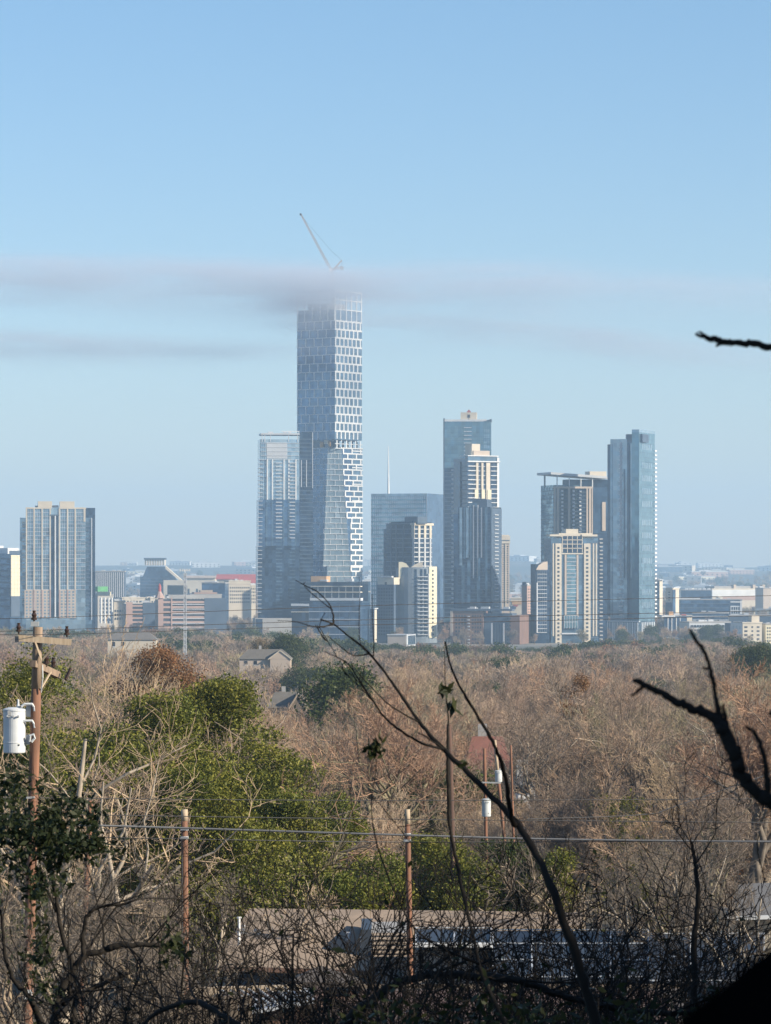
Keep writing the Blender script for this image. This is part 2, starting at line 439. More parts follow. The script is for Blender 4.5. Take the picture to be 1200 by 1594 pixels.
lattice('counter_jib', rel(516, 420), rel(532, 416), 1.8, 1.6, M['crane'], 5, cr)
lattice('mast_head', rel(519, 420), rel(532, 405), 1.4, .5, M['crane'], 6, cr)
mb = MB(); mb.box(*(lambda q: (q.x-1.5, q.x+1.5, -1.2, 1.2, q.z-2.5, q.z+.5))(rel(532, 416))); mb.build('counterweight', M['concrete'], cr)
mb = MB(); q = rel(514, 421); mb.box(q.x-1, q.x+1, -2.4, -1, q.z-1, q.z+1.3); mb.build('operator_cab', M['white'], cr)
mb = MB(); mb.tube([rel(532, 405), rel(516, 391), rel(470, 337)], .09, 4); mb.tube([rel(532, 405), rel(532, 417)], .1, 4); mb.build('pendant_rope', M['darkmetal'], cr)
mb = MB(); q = rel(468, 334); mb.box(q.x-.9, q.x+.7, -.8, .8, q.z-.8, q.z+1); mb.build('jib_tip', M['darkmetal'], cr)

# ---- condo tower to the left of it
t = Bld('condo_tower', 'pale glass condo tower with flat roof screen, directly left of the tallest skyscraper', 402, 466, 466, 2900, -6, dep=30, cat='building')
t.vol('glass_shaft', M['glight'], 404.5, None, 0, 28, 684)
t.vol('shaded_glass', M['gblue'], 402.5, None, -.5, 27.5, 778)  # deeper blue glass paints the shadow that lies below the sunlit top
t.vol('shaded_base_glass', M['gdark'], 401.5, None, -1.0, 27, 850)  # darkest glass, the second step of the painted shadow
t.vol('roof_screen', M['lightgrey'], 406, 466.5, -1, 24, 674.5, 677)
t.strip('roof_rail', M['white'], 'L', 438, 466, 671, 672, .2)
for x in (408, 412, 421, 449, 463): t.strip('screen_post', M['lightgrey'], 'L', x-.6, x+.6, 677, 688, .4)
t.bands('crown_band', M['lightgrey'], 'L', 406, 466, 684, 716, 5, .1, .5)
t.strip('crown_panel', M['lightgrey'], 'L', 415, 447, 689, 714, .25)
t.piers('pier', M['white'], 'L', (416, 424, 442, 449.5, 460.5), 1.8, 715, 778, .9)
t.piers('shaded_pier', M['gmid'], 'L', (415, 423.5, 441.5, 449.5, 460), 1.8, 778, 962, .9)  # darker copy of the piers, standing in for the shadow on them
for a, b in ((429, 439), (450.5, 459)): t.bands('balcony', M['lightgrey'], 'L', a, b, 716, 838, 22, .25, 1.6); t.bands('shaded_balcony', M['gmid'], 'L', a, b, 838, 962, 22, .25, 1.4)  # lower balconies take a darker colour in place of shadow
mb = MB()
for i in range(38):
    z_ = t.z(716+i*6.4); x_ = t.lx(404-(i/38)*3); mb.box(x_-.8, x_+3, -1.4, 8, z_-.25, z_+.25)
t.add('corner_slab_edges', mb, M['lightgrey'])
t.mull('L', 405, 415, 690, 960, 3, 40, 'slate', .3)
t.vol('side_wing', M['gdark'], 466.2, 487, 1.5, 26, 672)
t.bands('wing_slab', M['slate'], 'L', 467, 487, 678, 962, 46, .18, .2, 0)
t.strip('wing_edge', M['lightgrey'], 'L', 486, 487, 673, 760, .6)
for x in (469, 477): t.strip('wing_pier', M['lightgrey'], 'L', x-.6, x+.6, 716, 758, .5)
t.vol('podium', M['concrete'], 397, 480, -12, 20, 962)
t.strip('podium_glass', M['gdark'], 'L', 397, 407, 963, 1000, 12.3)
t.plant(3, yt=674.5, h=2)
t.done()

# ---- low terraced office in front of the two
t = Bld('office_block', 'low dark glass office with white terrace edges at the foot of the tallest skyscraper', 481, 560, 562, 2750, 14)
t.vol('upper_floors', M['gdark'], 484, 560, 3, 30, 906, 936)
t.vol('lower_floors', M['gblue'], 481, 561, 0, 30, 938)
t.vol('penthouse', M['orange'], 484, 508, 4, 16, 897, 907)
t.strip('terrace_edge', M['cream'], 'L', 484, 561, 912, 913.6, .5, 6)
t.strip('terrace_edge', M['cream'], 'L', 484, 561, 921, 922.6, .5, 6)
t.strip('terrace_edge', M['white'], 'L', 483, 562, 931, 935, 1.2, 6)
t.mull('L', 484, 560, 913, 931, 7, 2, 'lightgrey', .3, name='upper_mullions')
t.bands('slab_edge', M['lightgrey'], 'L', 481, 560, 941, 1000, 5, .1, .4)
t.mull('L', 481, 560, 941, 1000, 5, 5, 'slate', .5)
t.vol('side_terrace', M['gdark'], 454, 481, 2, 22, 944)
t.strip('terrace_edge', M['white'], 'L', 453, 481, 940, 943.5, 0.4, 10)
t.strip('terrace_edge', M['cream'], 'L', 453, 481, 952, 953.5, 0.4, 6)
t.plant(3, yt=905, h=2); t.done()

# ---- glass tower behind, with spire
t = Bld('glass_tower', 'wide pale teal glass tower with flat top, half hidden behind mid-rise blocks', 577.5, 664, 692, 3350, 18)
t.vol('glass_shaft', M['glight'], yt=768)
t.strip('darker_wing', M['gblue'], 'R', 664, 692, 768, 1000, .4)
t.strip('parapet_band', M['glight'], 'L', 578, 664, 768.5, 772, .3)
t.mull('L', 578, 664, 772, 960, 26, 3, 'lightgrey', .3, .2)
t.bands('slab_edge', M['gteal'], 'L', 578, 664, 772, 960, 28, .3, .25)
t.done()
sp_ = empty('rooftop_spire', (P(604.5, 768, 3500).x, 3500, 0), 0, label='thin white spire rising from behind the wide teal glass tower', cat='spire')
mb = MB(); mb.tube([(0, 0, 0), (0, 0, CAMZ+(HZ-800)/F*3500), (0, 0, CAMZ+(HZ-765)/F*3500), (0, 0, CAMZ+(HZ-694)/F*3500)], [6, 2.6, 1.1, .25], 8)
mb.build('mast', M['white'], sp_)
mb = MB(); mb.box(-9, 9, -9, 9, 0, CAMZ+(HZ-810)/F*3500); mb.build('carrier_block', M['lightgrey'], sp_)

# ---- mid-rise: dark left, cream right
t = Bld('apartment_tower', 'mid-rise block, one side dark blue and one cream framed, before the pale teal glass tower', 597, 641, 672, 2942, 36)
t.vol('shaft', M['gdark'], 601, None, 0, None, 815)
t.vol('low_shoulder', M['gdark'], 597, 606, 3, 20, 823)
t.vol('penthouse', M['slate'], 630, 650, 4, 18, 804, 815)
t.vol('crown', M['gdark'], 608, None, .6, t.wr-1, 812, 815)
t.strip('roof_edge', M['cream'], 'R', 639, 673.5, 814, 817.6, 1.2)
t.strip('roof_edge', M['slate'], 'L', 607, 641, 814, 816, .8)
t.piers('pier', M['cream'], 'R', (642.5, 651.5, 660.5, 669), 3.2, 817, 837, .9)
t.piers('shaded_pier', M['lightgrey'], 'R', (642.5, 651.5, 660.5, 669), 2.4, 837, 990, .8)  # greyer copy of the cream piers, painted for where the sunlight stops
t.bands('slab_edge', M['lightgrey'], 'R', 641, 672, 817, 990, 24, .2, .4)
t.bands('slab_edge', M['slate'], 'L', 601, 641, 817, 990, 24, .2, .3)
t.piers('dark_pier', M['slate'], 'L', (609, 617, 628), 1.6, 817, 990, .6)
t.plant(3, yt=815); t.done()

# ---- curved building
D_ = 2800
cb = empty('curved_tower', (P(650, 1000, D_).x, D_+14, 0), 0, label='low tower with rounded blue-grey front, winged cream parapet and sunlit yellow strip', cat='building')
def cv(px, y): return ((px-650)/F*D_, CAMZ+(HZ-y)/F*D_)
def arc(y, n=14, x0=617, x1=681):
    a, b = cv(x0, y)[0], cv(x1, y)[0]; c = (a+b)/2; r = (b-a)/2; z_ = cv(0, y)[1]
    return [(c-r*math.cos(math.pi*i/n), -14*math.sin(math.pi*i/n)**.7, z_) for i in range(n+1)]
mb = MB(); up = arc(883); k = len(up)
mb.v = [*up, *[(p[0], p[1], 0) for p in up]]
mb.f = [(i, k+i, k+i+1, i+1) for i in range(k-1)]+[tuple(range(k)), (0, k-1, 2*k-1, k)]; mb.m = [0]*len(mb.f)
M['curved'] = mat('blue_grey_stucco', (.22, .26, .30), (.17, .21, .25), .05)
mb.build('rounded_shaft', M['curved'], cb)
def on_arc(px, y, out):
    a, b = cv(617, y)[0], cv(681, y)[0]; c = (a+b)/2; r = (b-a)/2; x = cv(px, y)[0]
    ph_ = math.acos(max(-1, min(1, (c-x)/r))); v_ = Vector((-math.cos(ph_), -math.sin(ph_)*.9, 0))
    return Vector((x, -14*math.sin(ph_)**.7, cv(px, y)[1]))+v_.normalized()*out
def arcstrip(name, m, x0, x1, y0, y1, out, parent, inn=.3, n=4):
    mb = MB()
    for i in range(n):
        xa, xb = x0+(x1-x0)*i/n, x0+(x1-x0)*(i+1)/n
        mb.hexa([on_arc(xa, y1, out), on_arc(xb, y1, out), on_arc(xb, y1, -inn), on_arc(xa, y1, -inn), on_arc(xa, y0, out), on_arc(xb, y0, out), on_arc(xb, y0, -inn), on_arc(xa, y0, -inn)])
    return mb.build(name, m, parent)
arcstrip('sunlit_strip', M['pale'], 667.5, 679, 882, 993, .5, cb)  # wall strip whose paler yellow puts the sunlight into its colour
for i in range(17): arcstrip('window', M['win'], 672, 674, 887+i*6.2, 890+i*6.2, .7, cb, n=1)
for i in range(16): arcstrip('balcony', M['lightgrey'], 650, 664.5, 897+i*6, 898.4+i*6, 1.6, cb)
for x in (645, 654, 660): arcstrip('dark_recess', M['gdark'], x, x+3.6, 886, 990, .15, cb, n=1)
for x in (665.6,): arcstrip('white_fin', M['white'], x, x+1, 893, 990, 1.5, cb, n=1)
def wing(name, pts, y_, m, th=3):
    mb = MB(); mb.prism([(cv(x, y)[0], y_, cv(x, y)[1]) for x, y in pts], (0, th, 0)); mb.build(name, m, cb)
wing('winged_parapet', [(620.5, 905), (620.5, 875), (626, 874.6), (632, 877), (637, 883), (630, 886), (625, 891), (623, 900)], -10.5, M['pale'])
wing('winged_parapet', [(640, 883), (645, 879), (652, 876), (658, 875), (658, 883)], -12.5, M['cream'])
wing('parapet_opening', [(627, 883), (631, 883), (631, 885), (627, 885)], -10.8, M['darkmetal'], .3)

t = Bld('hotel_block', 'narrow dark brick block with cream penthouse band, beside the rounded blue-grey tower', 586, 613, 616, 2790, 20)
t.vol('shaft', M['slate'], yt=910); t.vol('penthouse', M['cream'], 587.5, 613, .5, 14, 899, 910)
t.windows('L', 588, 612, 914, 990, 6, 15, .5, .5); t.strip('penthouse_door', M['win'], 'L', 599, 602, 906, 910, .2)
t.plant(2, yt=899, h=1.5); t.done()
t = Bld('office_block', 'slim low block with one sunlit cream edge, at the foot of the teal glass tower', 576, 582, 586.5, 2770, 36)
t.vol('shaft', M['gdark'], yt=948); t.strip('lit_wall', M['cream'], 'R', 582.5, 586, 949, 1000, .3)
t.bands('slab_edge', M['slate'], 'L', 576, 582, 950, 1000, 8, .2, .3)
t.plant(2, yt=948, h=1.5); t.done()
t = Bld('warehouse', 'low tan walled shed at the tree line below the rounded blue-grey tower', 603, 633, 647, 2660, 12)
t.vol('shed', M['lightgrey'], yt=988); t.strip('tan_wall', M['tan'], 'L', 603.5, 632, 989, 1004, .3)
t.strip('canopy', M['white'], 'L', 602.5, 633.5, 987.2, 988.6, .8); t.strip('glass_end', M['gmid'], 'R', 635, 646, 990, 1004, .3)
t.done()

# ---- tall teal glass tower
t = Bld('glass_tower', 'tall smooth teal glass tower with white roof edge and cream roof box', 690, 764, 767.5, 3080, 3, dep=30)
t.vol('glass_shaft', M['gteal'], yt=656)
t.vol('roof_box', M['cream'], 717, 742, 4, 18, 641.5, 655)
t.strip('box_emblem', M['darkmetal'], 'L', 727.5, 731.5, 645, 650, -3.8, 5)
t.strip('box_emblem', M['darkmetal'], 'L', 728.7, 730.2, 651, 653, -3.8, 5)
t.strip('roof_beacon', M['red'], 'L', 726.5, 732.5, 639.5, 641.5, -5, 8)
t.strip('roof_beacon', M['red'], 'L', 728.2, 730.8, 637.5, 639.5, -5.5, 7.5)
t.strip('roof_edge', M['white'], 'L', 692, 757, 652.8, 656, .4, 24)
mb = MB(); mb.prism([(t.lx(752), -.4, t.z(656)), (t.lx(765), -.4, t.z(656)), (t.lx(765), -.4, t.z(652))], (0, 20, 0)); t.add('roof_fin', mb, M['slate'])
mb = MB(); mb.box(t.lx(690), t.lx(692), -.6, 16, 0, t.z(651)); t.add('corner_edge', mb, M['slate'])
t.bands('slab_edge', M['gmid'], 'L', 692, 764, 660, 960, 46, .1, .15)
t.mull('L', 692, 764, 658, 960, 22, 2, 'slate', .2, .12)
for j in range(9): t.strip('balcony', M['lightgrey'], 'L', 722, 734, 665+j*6, 666.2+j*6, .5)
for j in range(4): t.windows('L', 753, 762, 668+j*8, 674+j*8, 3, 1, .7, .9, 'glight')
t.strip('dark_glass_bay', M['gdark'], 'L', 692, 708, 728, 960, .35)
t.bands('bay_slab', M['slate'], 'L', 692, 708, 730, 960, 36, .2, .6)
t.done()

# ---- residential tower with balconies in front of it
t = Bld('condo_tower', 'slender tower with white balcony bands and cream roof boxes before the smooth teal tower', 706, 727, 776, 2885, 62)
t.vol('shaft', M['gdark'], yt=713)
t.vol('left_shoulder', M['gdark'], 706, 716, -1, 20, 718)
mb = MB(); mb.box(-14, -3, t.ry(737), t.ry(750), t.z(713), t.z(690.5)); t.add('roof_box', mb, M['cream'])
mb = MB(); mb.box(-15, -2, t.ry(739), t.ry(764), t.z(713), t.z(701)); t.add('roof_box', mb, M['tan'])
t.strip('roof_slab', M['white'], 'R', 727, 775, 708.6, 710, 1.4, 12)
t.strip('roof_slab', M['white'], 'R', 727, 777, 717.2, 719, 1.8)
t.strip('crown_glass', M['gmid'], 'R', 728, 773, 710, 717.5, .3)
t.bands('balcony', M['white'], 'R', 727, 739, 719, 945, 32, .17, 2.2)
t.bands('balcony', M['white'], 'R', 763, 773, 719, 945, 32, .14, 1.6)
t.bands('slab_edge', M['lightgrey'], 'R', 739, 763, 719, 945, 32, .12, .3)
for x, w_, y1_ in ((742, 3.4, 775), (750, 3, 775), (759, 6, 790)): t.strip('pier', M['cream'], 'R', x-w_/2, x+w_/2, 720, y1_, 1.1)
for x, w_, y1_ in ((740.5, 5, 776), (751, 5, 776), (760.5, 6, 790)): t.strip('pier', M['pale'], 'R', x-w_/2, x+w_/2, 762, y1_, 1.5)
t.strip('end_pier', M['white'], 'R', 773, 776, 712, 945, 1.0)
t.bands('balcony', M['lightgrey'], 'L', 704.5, 708, 725, 940, 30, .4, 1.2)
t.bands('slab_edge', M['slate'], 'L', 708, 727, 720, 940, 31, .2, .4)
t.done()

# ---- dark striped tower
t = Bld('apartment_tower', 'dark blue tower with pale vertical stripes, in front of the balcony tower', 706, 763, 780, 2825, 18)
t.vol('shaft', M['gdark'], 713, None, 0, None, 789)
t.vol('left_part', M['gblue'], 706, 713, 4, 20, 800)
t.vol('penthouse', M['slate'], 735, 758, 3, 16, 777, 790); t.vol('penthouse', M['gmid'], 730, 742, 1.5, 16, 783, 790)
mb = MB(); mb.box(-4, .5, t.ry(764), t.ry(780), 0, t.z(791)); t.add('shaded_right_wall', mb, M['slate'])  # dark slate stands in for the shadow cast on this face
for x, w_, y0_, y1_, m_ in ((717.5, 4, 790, 880, 'glight'), (723, 2, 790, 870, 'gmid'), (727.5, 4, 790, 868, 'glight'), (733, 3, 790, 872, 'gmid'),
        (737, 1.6, 786, 900, 'lightgrey'), (743.5, 1.8, 786, 900, 'lightgrey'), (749.5, 1.8, 790, 868, 'lightgrey'), (757, 4, 790, 930, 'gmid'), (730, 5, 872, 940, 'gmid'), (745, 5, 868, 940, 'gmid'), (721, 5, 880, 940, 'gmid')):
    t.strip('vertical_stripe', M[m_], 'L', x-w_/2, x+w_/2, y0_, y1_, .5)
t.bands('slab_edge', M['slate'], 'L', 713, 763, 792, 945, 28, .12, .25)
t.bands('balcony', M['lightgrey'], 'R', 768, 774, 796, 945, 26, .22, 1.3)
t.done()

# ---- brick mid-rise at the tree line
t = Bld('brick_block', 'wide low brown brick block at the tree line below the dark striped tower', 702, 797, 826, 2740, 12)
t.vol('west_wing', M['brick'], 702, 752, 0, 20, 950); t.vol('east_wing', M['slate'], 752, 797, 2, 24, 955)
mb = MB(); mb.box(-2, 6, .5, t.ry(826), 0, t.z(958)); t.add('end_wing', mb, M['brick'])
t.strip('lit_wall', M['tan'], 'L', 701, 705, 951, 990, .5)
t.strip('roof_edge', M['slate'], 'L', 702, 797, 948, 951, .8, 12)
t.windows('L', 708, 726, 956, 1004, 4, 8, .45, .5); t.windows('L', 734, 750, 956, 1004, 4, 8, .45, .5)
t.bands('balcony', M['lightgrey'], 'L', 728, 731.5, 956, 1002, 9, .4, .9)
t.piers('pier', M['lightgrey'], 'L', (765.5, 784), 2, 970, 1006, .8); t.mull('L', 767, 783, 970, 1006, 4, 6, 'slate', .3)
t.windows('L', 788, 796, 960, 1004, 2, 8, .5, .5)
t.plant(6, .05, .9, 950, 2.5); t.done()

t = Bld('office_tower', 'slim tan tower with a stepped cream top, right of the dark striped tower', 778, 793, 794.5, 3350, -4, dep=14)
t.vol('shaft', M['tan'], yt=846); t.vol('crown', M['cream'], 777.5, 794, -1, 14, 834, 846)
t.vol('crown_top', M['cream'], 778.5, 792, 1, 10, 832.5, 834)
for x in (780.5, 787): t.strip('pier', M['cream'], 'L', x-.8, x+.8, 847, 945, .6)
t.windows('L', 788.5, 791.5, 849, 940, 1, 26, .8, .5); t.windows('L', 782, 786, 849, 940, 2, 26, .5, .5)
t.strip('crown_band', M['slate'], 'L', 778, 793, 840.5, 842, 1.2); t.done()

# ---- canopy-roof tower
t = Bld('hotel_tower', 'broad tower with thin floating roof canopy, tan piers and white balcony columns', 842, 861, 947, 2960, 72)
t.vol('glass_end', M['gteal'], 842, 861, 0, 24, 755)
mb = MB(); mb.box(-20, 0, .5, t.ry(946.5), 0, t.z(757)); t.add('shaft', mb, M['gdark'])
mb = MB(); mb.hexa([(-t.wl-2, -3, t.z(738.5)), (2.5, -3, t.z(738.5)), (2.5, t.wr, t.z(745)), (-t.wl-2, t.wr, t.z(745)), (-t.wl-2, -3, t.z(735)), (2.5, -3, t.z(735)), (2.5, t.wr, t.z(741)), (-t.wl-2, t.wr, t.z(741))])
t.add('roof_canopy', mb, M['lightgrey'])
for i, x in enumerate((867, 886, 904, 922)): t.strip('canopy_post', M['white'], 'R', x-.6, x+.6, 740+i, 758, .6)
t.strip('canopy_post', M['slate'], 'L', 847, 848.5, 739, 757, .3)
mb = MB(); mb.box(-16, -2, t.ry(886), t.ry(947), t.z(757), t.z(746)); t.add('set_back_floor', mb, M['gdark'])
mb = MB(); mb.box(-14, -3, t.ry(920), t.ry(946), t.z(744), t.z(733)); t.add('roof_box', mb, M['cream'])
t.strip('frame_head', M['tan'], 'R', 861, 922.5, 757, 760, .9)
for x, w_ in ((863, 2.4), (868, 3.6), (885.5, 3.2), (913.5, 2.2), (918, 3.2), (921.5, 1.5)): t.strip('pier', M['tan'], 'R', x-w_/2, x+w_/2, 759, 960, .8)
for x in (875, 892.5, 903): t.bands('balcony', M['white'], 'R', x-1.8, x+1.2, 760, 900, 24, .55, 1.2)
t.bands('slab_edge', M['slate'], 'R', 870, 913, 760, 905, 24, .14, .5)
t.strip('right_glass', M['gblue'], 'R', 923, 946, 758, 830, .3)
t.strip('tan_panel', M['tan'], 'R', 936.5, 942, 781, 826, 1.2)
t.bands('balcony', M['lightgrey'], 'R', 930, 936, 832, 1000, 24, .3, 1.5)
t.bands('slab_edge', M['slate'], 'L', 842, 861, 758, 960, 32, .16, .3)
t.done()

# ---- cream classic tower
t = Bld('apartment_tower', 'cream tower with two tall window-dotted piers around a glass centre, at the tree line', 858, 931, 931, 2800, -14, dep=22)
t.vol('shaft', M['gmid'], 858, 931, 0, 20, 838)
t.vol('penthouse', M['cream'], 881, 900, 3, 14, 823.5, 834); t.vol('upper_floor', M['cream'], 870, 922, 1.5, 18, 830, 838)
t.strip('roof_edge', M['cream'], 'L', 855, 874, 832, 835, 1.6, 8); t.strip('roof_edge', M['cream'], 'L', 905, 929, 832, 835, 1.6, 8)
t.strip('crown_glass', M['gdark'], 'L', 875, 906, 834, 860, .5); t.mull('L', 875, 906, 834, 860, 4, 4, 'cream', .5, .8)
t.strip('crown_sill', M['cream'], 'L', 873, 907, 861, 862.8, 1.4)
for a, b in ((864, 873.5), (908.5, 918.5)):
    t.strip('cream_pier', M['cream'], 'L', a, b, 846, 1012, 1.2)
    t.windows('L', a+2.8, b-3.2, 850, 1010, 1, 26, .9, .5, out=1.35)
for x in (861, 923.5, 928): t.strip('thin_pier', M['cream'], 'L', x-1, x+1, 846, 990, .6)
t.strip('centre_glass', M['gteal'], 'L', 882, 897, 862, 960, .3)
for x in (880, 898.5): t.strip('thin_pier', M['tan'], 'L', x-1.4, x+1.4, 863, 960, .8)
t.bands('slab_edge', M['lightgrey'], 'L', 882, 897, 863, 958, 16, .14, .5)
t.strip('lobby_frame', M['gteal'], 'L', 877, 898, 958, 977, 2.2); t.mull('L', 877, 898, 958, 978, 5, 2, 'lightgrey', .3, 2.4, name='lobby_mullions')
t.strip('lower_ledge', M['lightgrey'], 'L', 873, 908, 985, 987, 1.8)
t.bands('slab_edge', M['slate'], 'L', 919, 931, 840, 1005, 28, .2, .4)
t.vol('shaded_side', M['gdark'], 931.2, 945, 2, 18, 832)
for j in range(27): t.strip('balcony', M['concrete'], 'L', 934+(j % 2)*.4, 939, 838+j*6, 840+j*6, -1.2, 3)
t.done()

t = Bld('office_block', 'narrow dark tower with slanted pinkish roof panel, left of the cream window-dotted tower', 826, 833.5, 855, 2780, 66)
t.vol('shaft', M['gdark'], yt=878)
mb = MB(); mb.prism([(.4, t.ry(834), t.z(887)), (.4, t.ry(852), t.z(887)), (.4, t.ry(852), t.z(874)), (.4, t.ry(845), t.z(875.5)), (.4, t.ry(838), t.z(880))], (-6, 0, 0)); t.add('slanted_roof_panel', mb, M['tan'])
t.bands('slab_edge', M['lightgrey'], 'R', 836, 851, 888, 985, 16, .12, .5)
t.piers('pier', M['lightgrey'], 'R', (835.5,), 1.6, 907, 985, .8); t.mull('R', 837, 851, 888, 985, 4, 1, 'slate', .4)
t.done()

# ---- tall right glass tower
t = Bld('glass_tower', 'tallest tower on the right side, pale blue glass above a finned podium', 946, 995, 1019, 2900, 22)
t.vol('west_part', M['glight'], 950, 976, 0, 22, 683); t.vol('dark_edge', M['gdark'], 945.5, 950.5, 2, 18, 691, 960)
t.vol('middle_part', M['gmid'], 974, 995, 1.2, 22, 676); t.vol('dark_crown', M['slate'], 975, 1000, .9, 18, 675.5, 688)
mb = MB(); mb.box(-6, .4, -1.5, t.ry(1018.5), t.z(967), t.z(669)); t.add('east_part', mb, M['gteal'])
mb = MB(); mb.box(-6, .5, -1.6, t.ry(1018.6), t.z(673), t.z(668.6)); t.add('parapet', mb, M['glight'])
for x, w_, y0_, y1_, m_ in ((953, 1, 690, 960, 'gmid'), (966.5, 3, 688, 900, 'lightgrey'), (972, 2, 730, 900, 'gdark'), (978, 2.5, 690, 960, 'gdark'), (983.5, 4, 690, 900, 'glight'),
        (987.6, 1.6, 686, 815, 'gdark'), (991, 3, 686, 815, 'glight'), (993.8, 2, 686, 960, 'gdark')):
    t.strip('vertical_slot' if m_ == 'gdark' else 'vertical_strip', M[m_], 'L', x-w_/2, x+w_/2, y0_, y1_, .4)
t.bands('balcony', M['lightgrey'], 'L', 964, 969, 690, 958, 40, .3, 1.3)
for j in range(12):
    y_ = 690+j*22+(j*7) % 9
    t.windows('R', 998, 1014, y_, y_+10, 5, 1, .55, .9, 'glight', out=.6)
t.bands('slab_edge', M['gmid'], 'R', 996, 1016, 676, 962, 40, .12, .5)
t.bands('end_balcony', M['white'], 'R', 1017.5, 1020.5, 694, 962, 40, .35, 1.2)
t.vol('podium', M['gmid'], 945.5, None, -2.5, t.wr+1, 967)
t.strip('podium_edge', M['lightgrey'], 'L', 945.5, 996, 966.4, 968, 2.8)
rr = random.Random(4)
for i in range(19): t.strip('podium_fin', M['lightgrey'] if i % 3 else M['white'], 'L', 947+i*2.55, 947.9+i*2.55+rr.random()*.8, 969, 990+rr.random()*18, 3.0)
for i in range(8): t.strip('podium_fin', M['lightgrey'], 'R', 998+i*2.7, 999.2+i*2.7, 969, 1004, .6)
t.done()

# ---- left tower pair
t = Bld('apartment_tower', 'broad cream-piered tower with two roof boxes, alone on the left side', 40, 133, 142, 2850, -7, dep=24)
t.vol('shaft', M['glight'], 40.5, 133, 0, 22, 790); t.vol('left_wing', M['glight'], 31, 41, 3, 18, 806)
t.vol('right_wing', M['gdark'], 132.5, 148, 3, 20, 790.5); t.vol('right_wing', M['gmid'], 133, 143, 1.5, 20, 806)
t.strip('wing_edge', M['lightgrey'], 'L', 142, 143.4, 806, 965, -1)
t.vol('roof_box', M['cream'], 59, 81, 1, 12, 780.5, 790); t.vol('roof_box', M['cream'], 93, 116, 1, 12, 780.5, 790)
t.strip('roof_edge', M['cream'], 'L', 40, 80, 790, 792.2, .8, 6); t.strip('roof_edge', M['cream'], 'L', 92, 134, 790, 792.2, .8, 6)
for x in (41.2, 53, 65.5, 78, 92.5, 105, 117): t.strip('pier', M['cream'], 'L', x-1, x+1, 792, 918, .8)
t.strip('end_pier', M['cream'], 'L', 130, 133, 792, 812, .8)
t.strip('centre_slot', M['gdark'], 'L', 79.5, 91, 803, 960, .2); t.strip('centre_slot_head', M['slate'], 'L', 78, 92, 801, 803, 1.0)
t.strip('white_spine', M['white'], 'L', 85, 87, 803, 960, 1.1)
for a, b in ((42.2, 78), (93, 133)): t.bands('slab_edge', M['lightgrey'], 'L', a, b, 792, 918, 21, .1, .4)
t.mull('L', 43, 78, 792, 918, 12, 1, 'slate', .25, .3); t.mull('L', 93, 131, 792, 918, 12, 1, 'slate', .25, .3)
t.strip('pink_base', M['tan'], 'L', 38, 79, 918, 962, .5); t.strip('pink_base', M['tan'], 'L', 92, 118, 918, 962, .5)
t.windows('L', 39, 78.5, 919, 962, 7, 9, .5, .55, 'glight', out=.62); t.windows('L', 93, 117, 919, 962, 4, 9, .5, .55, 'glight', out=.62)
for x in (53, 65.5, 78, 92.5, 105): t.strip('base_pier', M['pink'], 'L', x-.9, x+.9, 918, 962, .9)
t.bands('balcony', M['cream'], 'L', 34, 39, 808, 940, 22, .3, -2.2, 4)
t.bands('balcony', M['slate'], 'L', 134, 141, 808, 955, 24, .35, -1, 4)
t.plant(4, .05, .95, 790, 2); t.done()

t = Bld('office_block', 'striped blue office with blank cream side wall, cut off by the left edge of view', -45, 15.5, 31, 2900, 34)
t.vol('shaft', M['gblue'], yt=862); t.vol('roof_plant', M['white'], -20, 12, 4, 18, 853, 862); t.vol('roof_plant', M['slate'], 8, 15, 6, 22, 857, 862)
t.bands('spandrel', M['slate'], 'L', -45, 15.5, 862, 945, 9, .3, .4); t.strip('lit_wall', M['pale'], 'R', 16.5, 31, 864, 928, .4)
t.strip('lower_base', M['slate'], 'R', 16, 31, 928, 960, .8)
t.mull('R', 17, 31, 866, 928, 3, 10, 'cream', .25, .5)
t.plant(4, .3, .9, 853, 2); t.done()
# ------------------------------------------------------------ the lower city
def simple(name, label, xl, xc, xr, D, th, yt, m, face_m=None, wins=None, rwins=None, group=None, bands=None, rb=None, extra=None, roof=True, cat='building'):
    t = Bld(name, label, xl, xc, xr, D, th, group=group, cat=cat)
    t.vol('walls', M[m], yt=yt)
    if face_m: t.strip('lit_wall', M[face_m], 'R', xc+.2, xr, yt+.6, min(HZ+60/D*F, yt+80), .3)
    if bands: t.bands('floor_band', M[bands[0]], 'L', xl, xc, yt, bands[1], bands[2], bands[3], .5)
    if rb: t.bands('floor_band', M[rb[0]], 'R', xc, xr, yt, rb[1], rb[2], rb[3], .5)
    if wins: t.windows('L', *wins)
    if rwins: t.windows('R', *rwins, out=.45)
    if roof:
        mb = MB(); mb.box(-t.wl-.3, .4, -.4, t.wr+.3, t.z(yt)-.1, t.z(yt)+.9); t.add('parapet', mb, M['concrete'] if m != 'cream' else M['cream'])
        t.plant(3, .15, .85, yt-.5, 2.2)
    if extra: extra(t)
    return t.done()

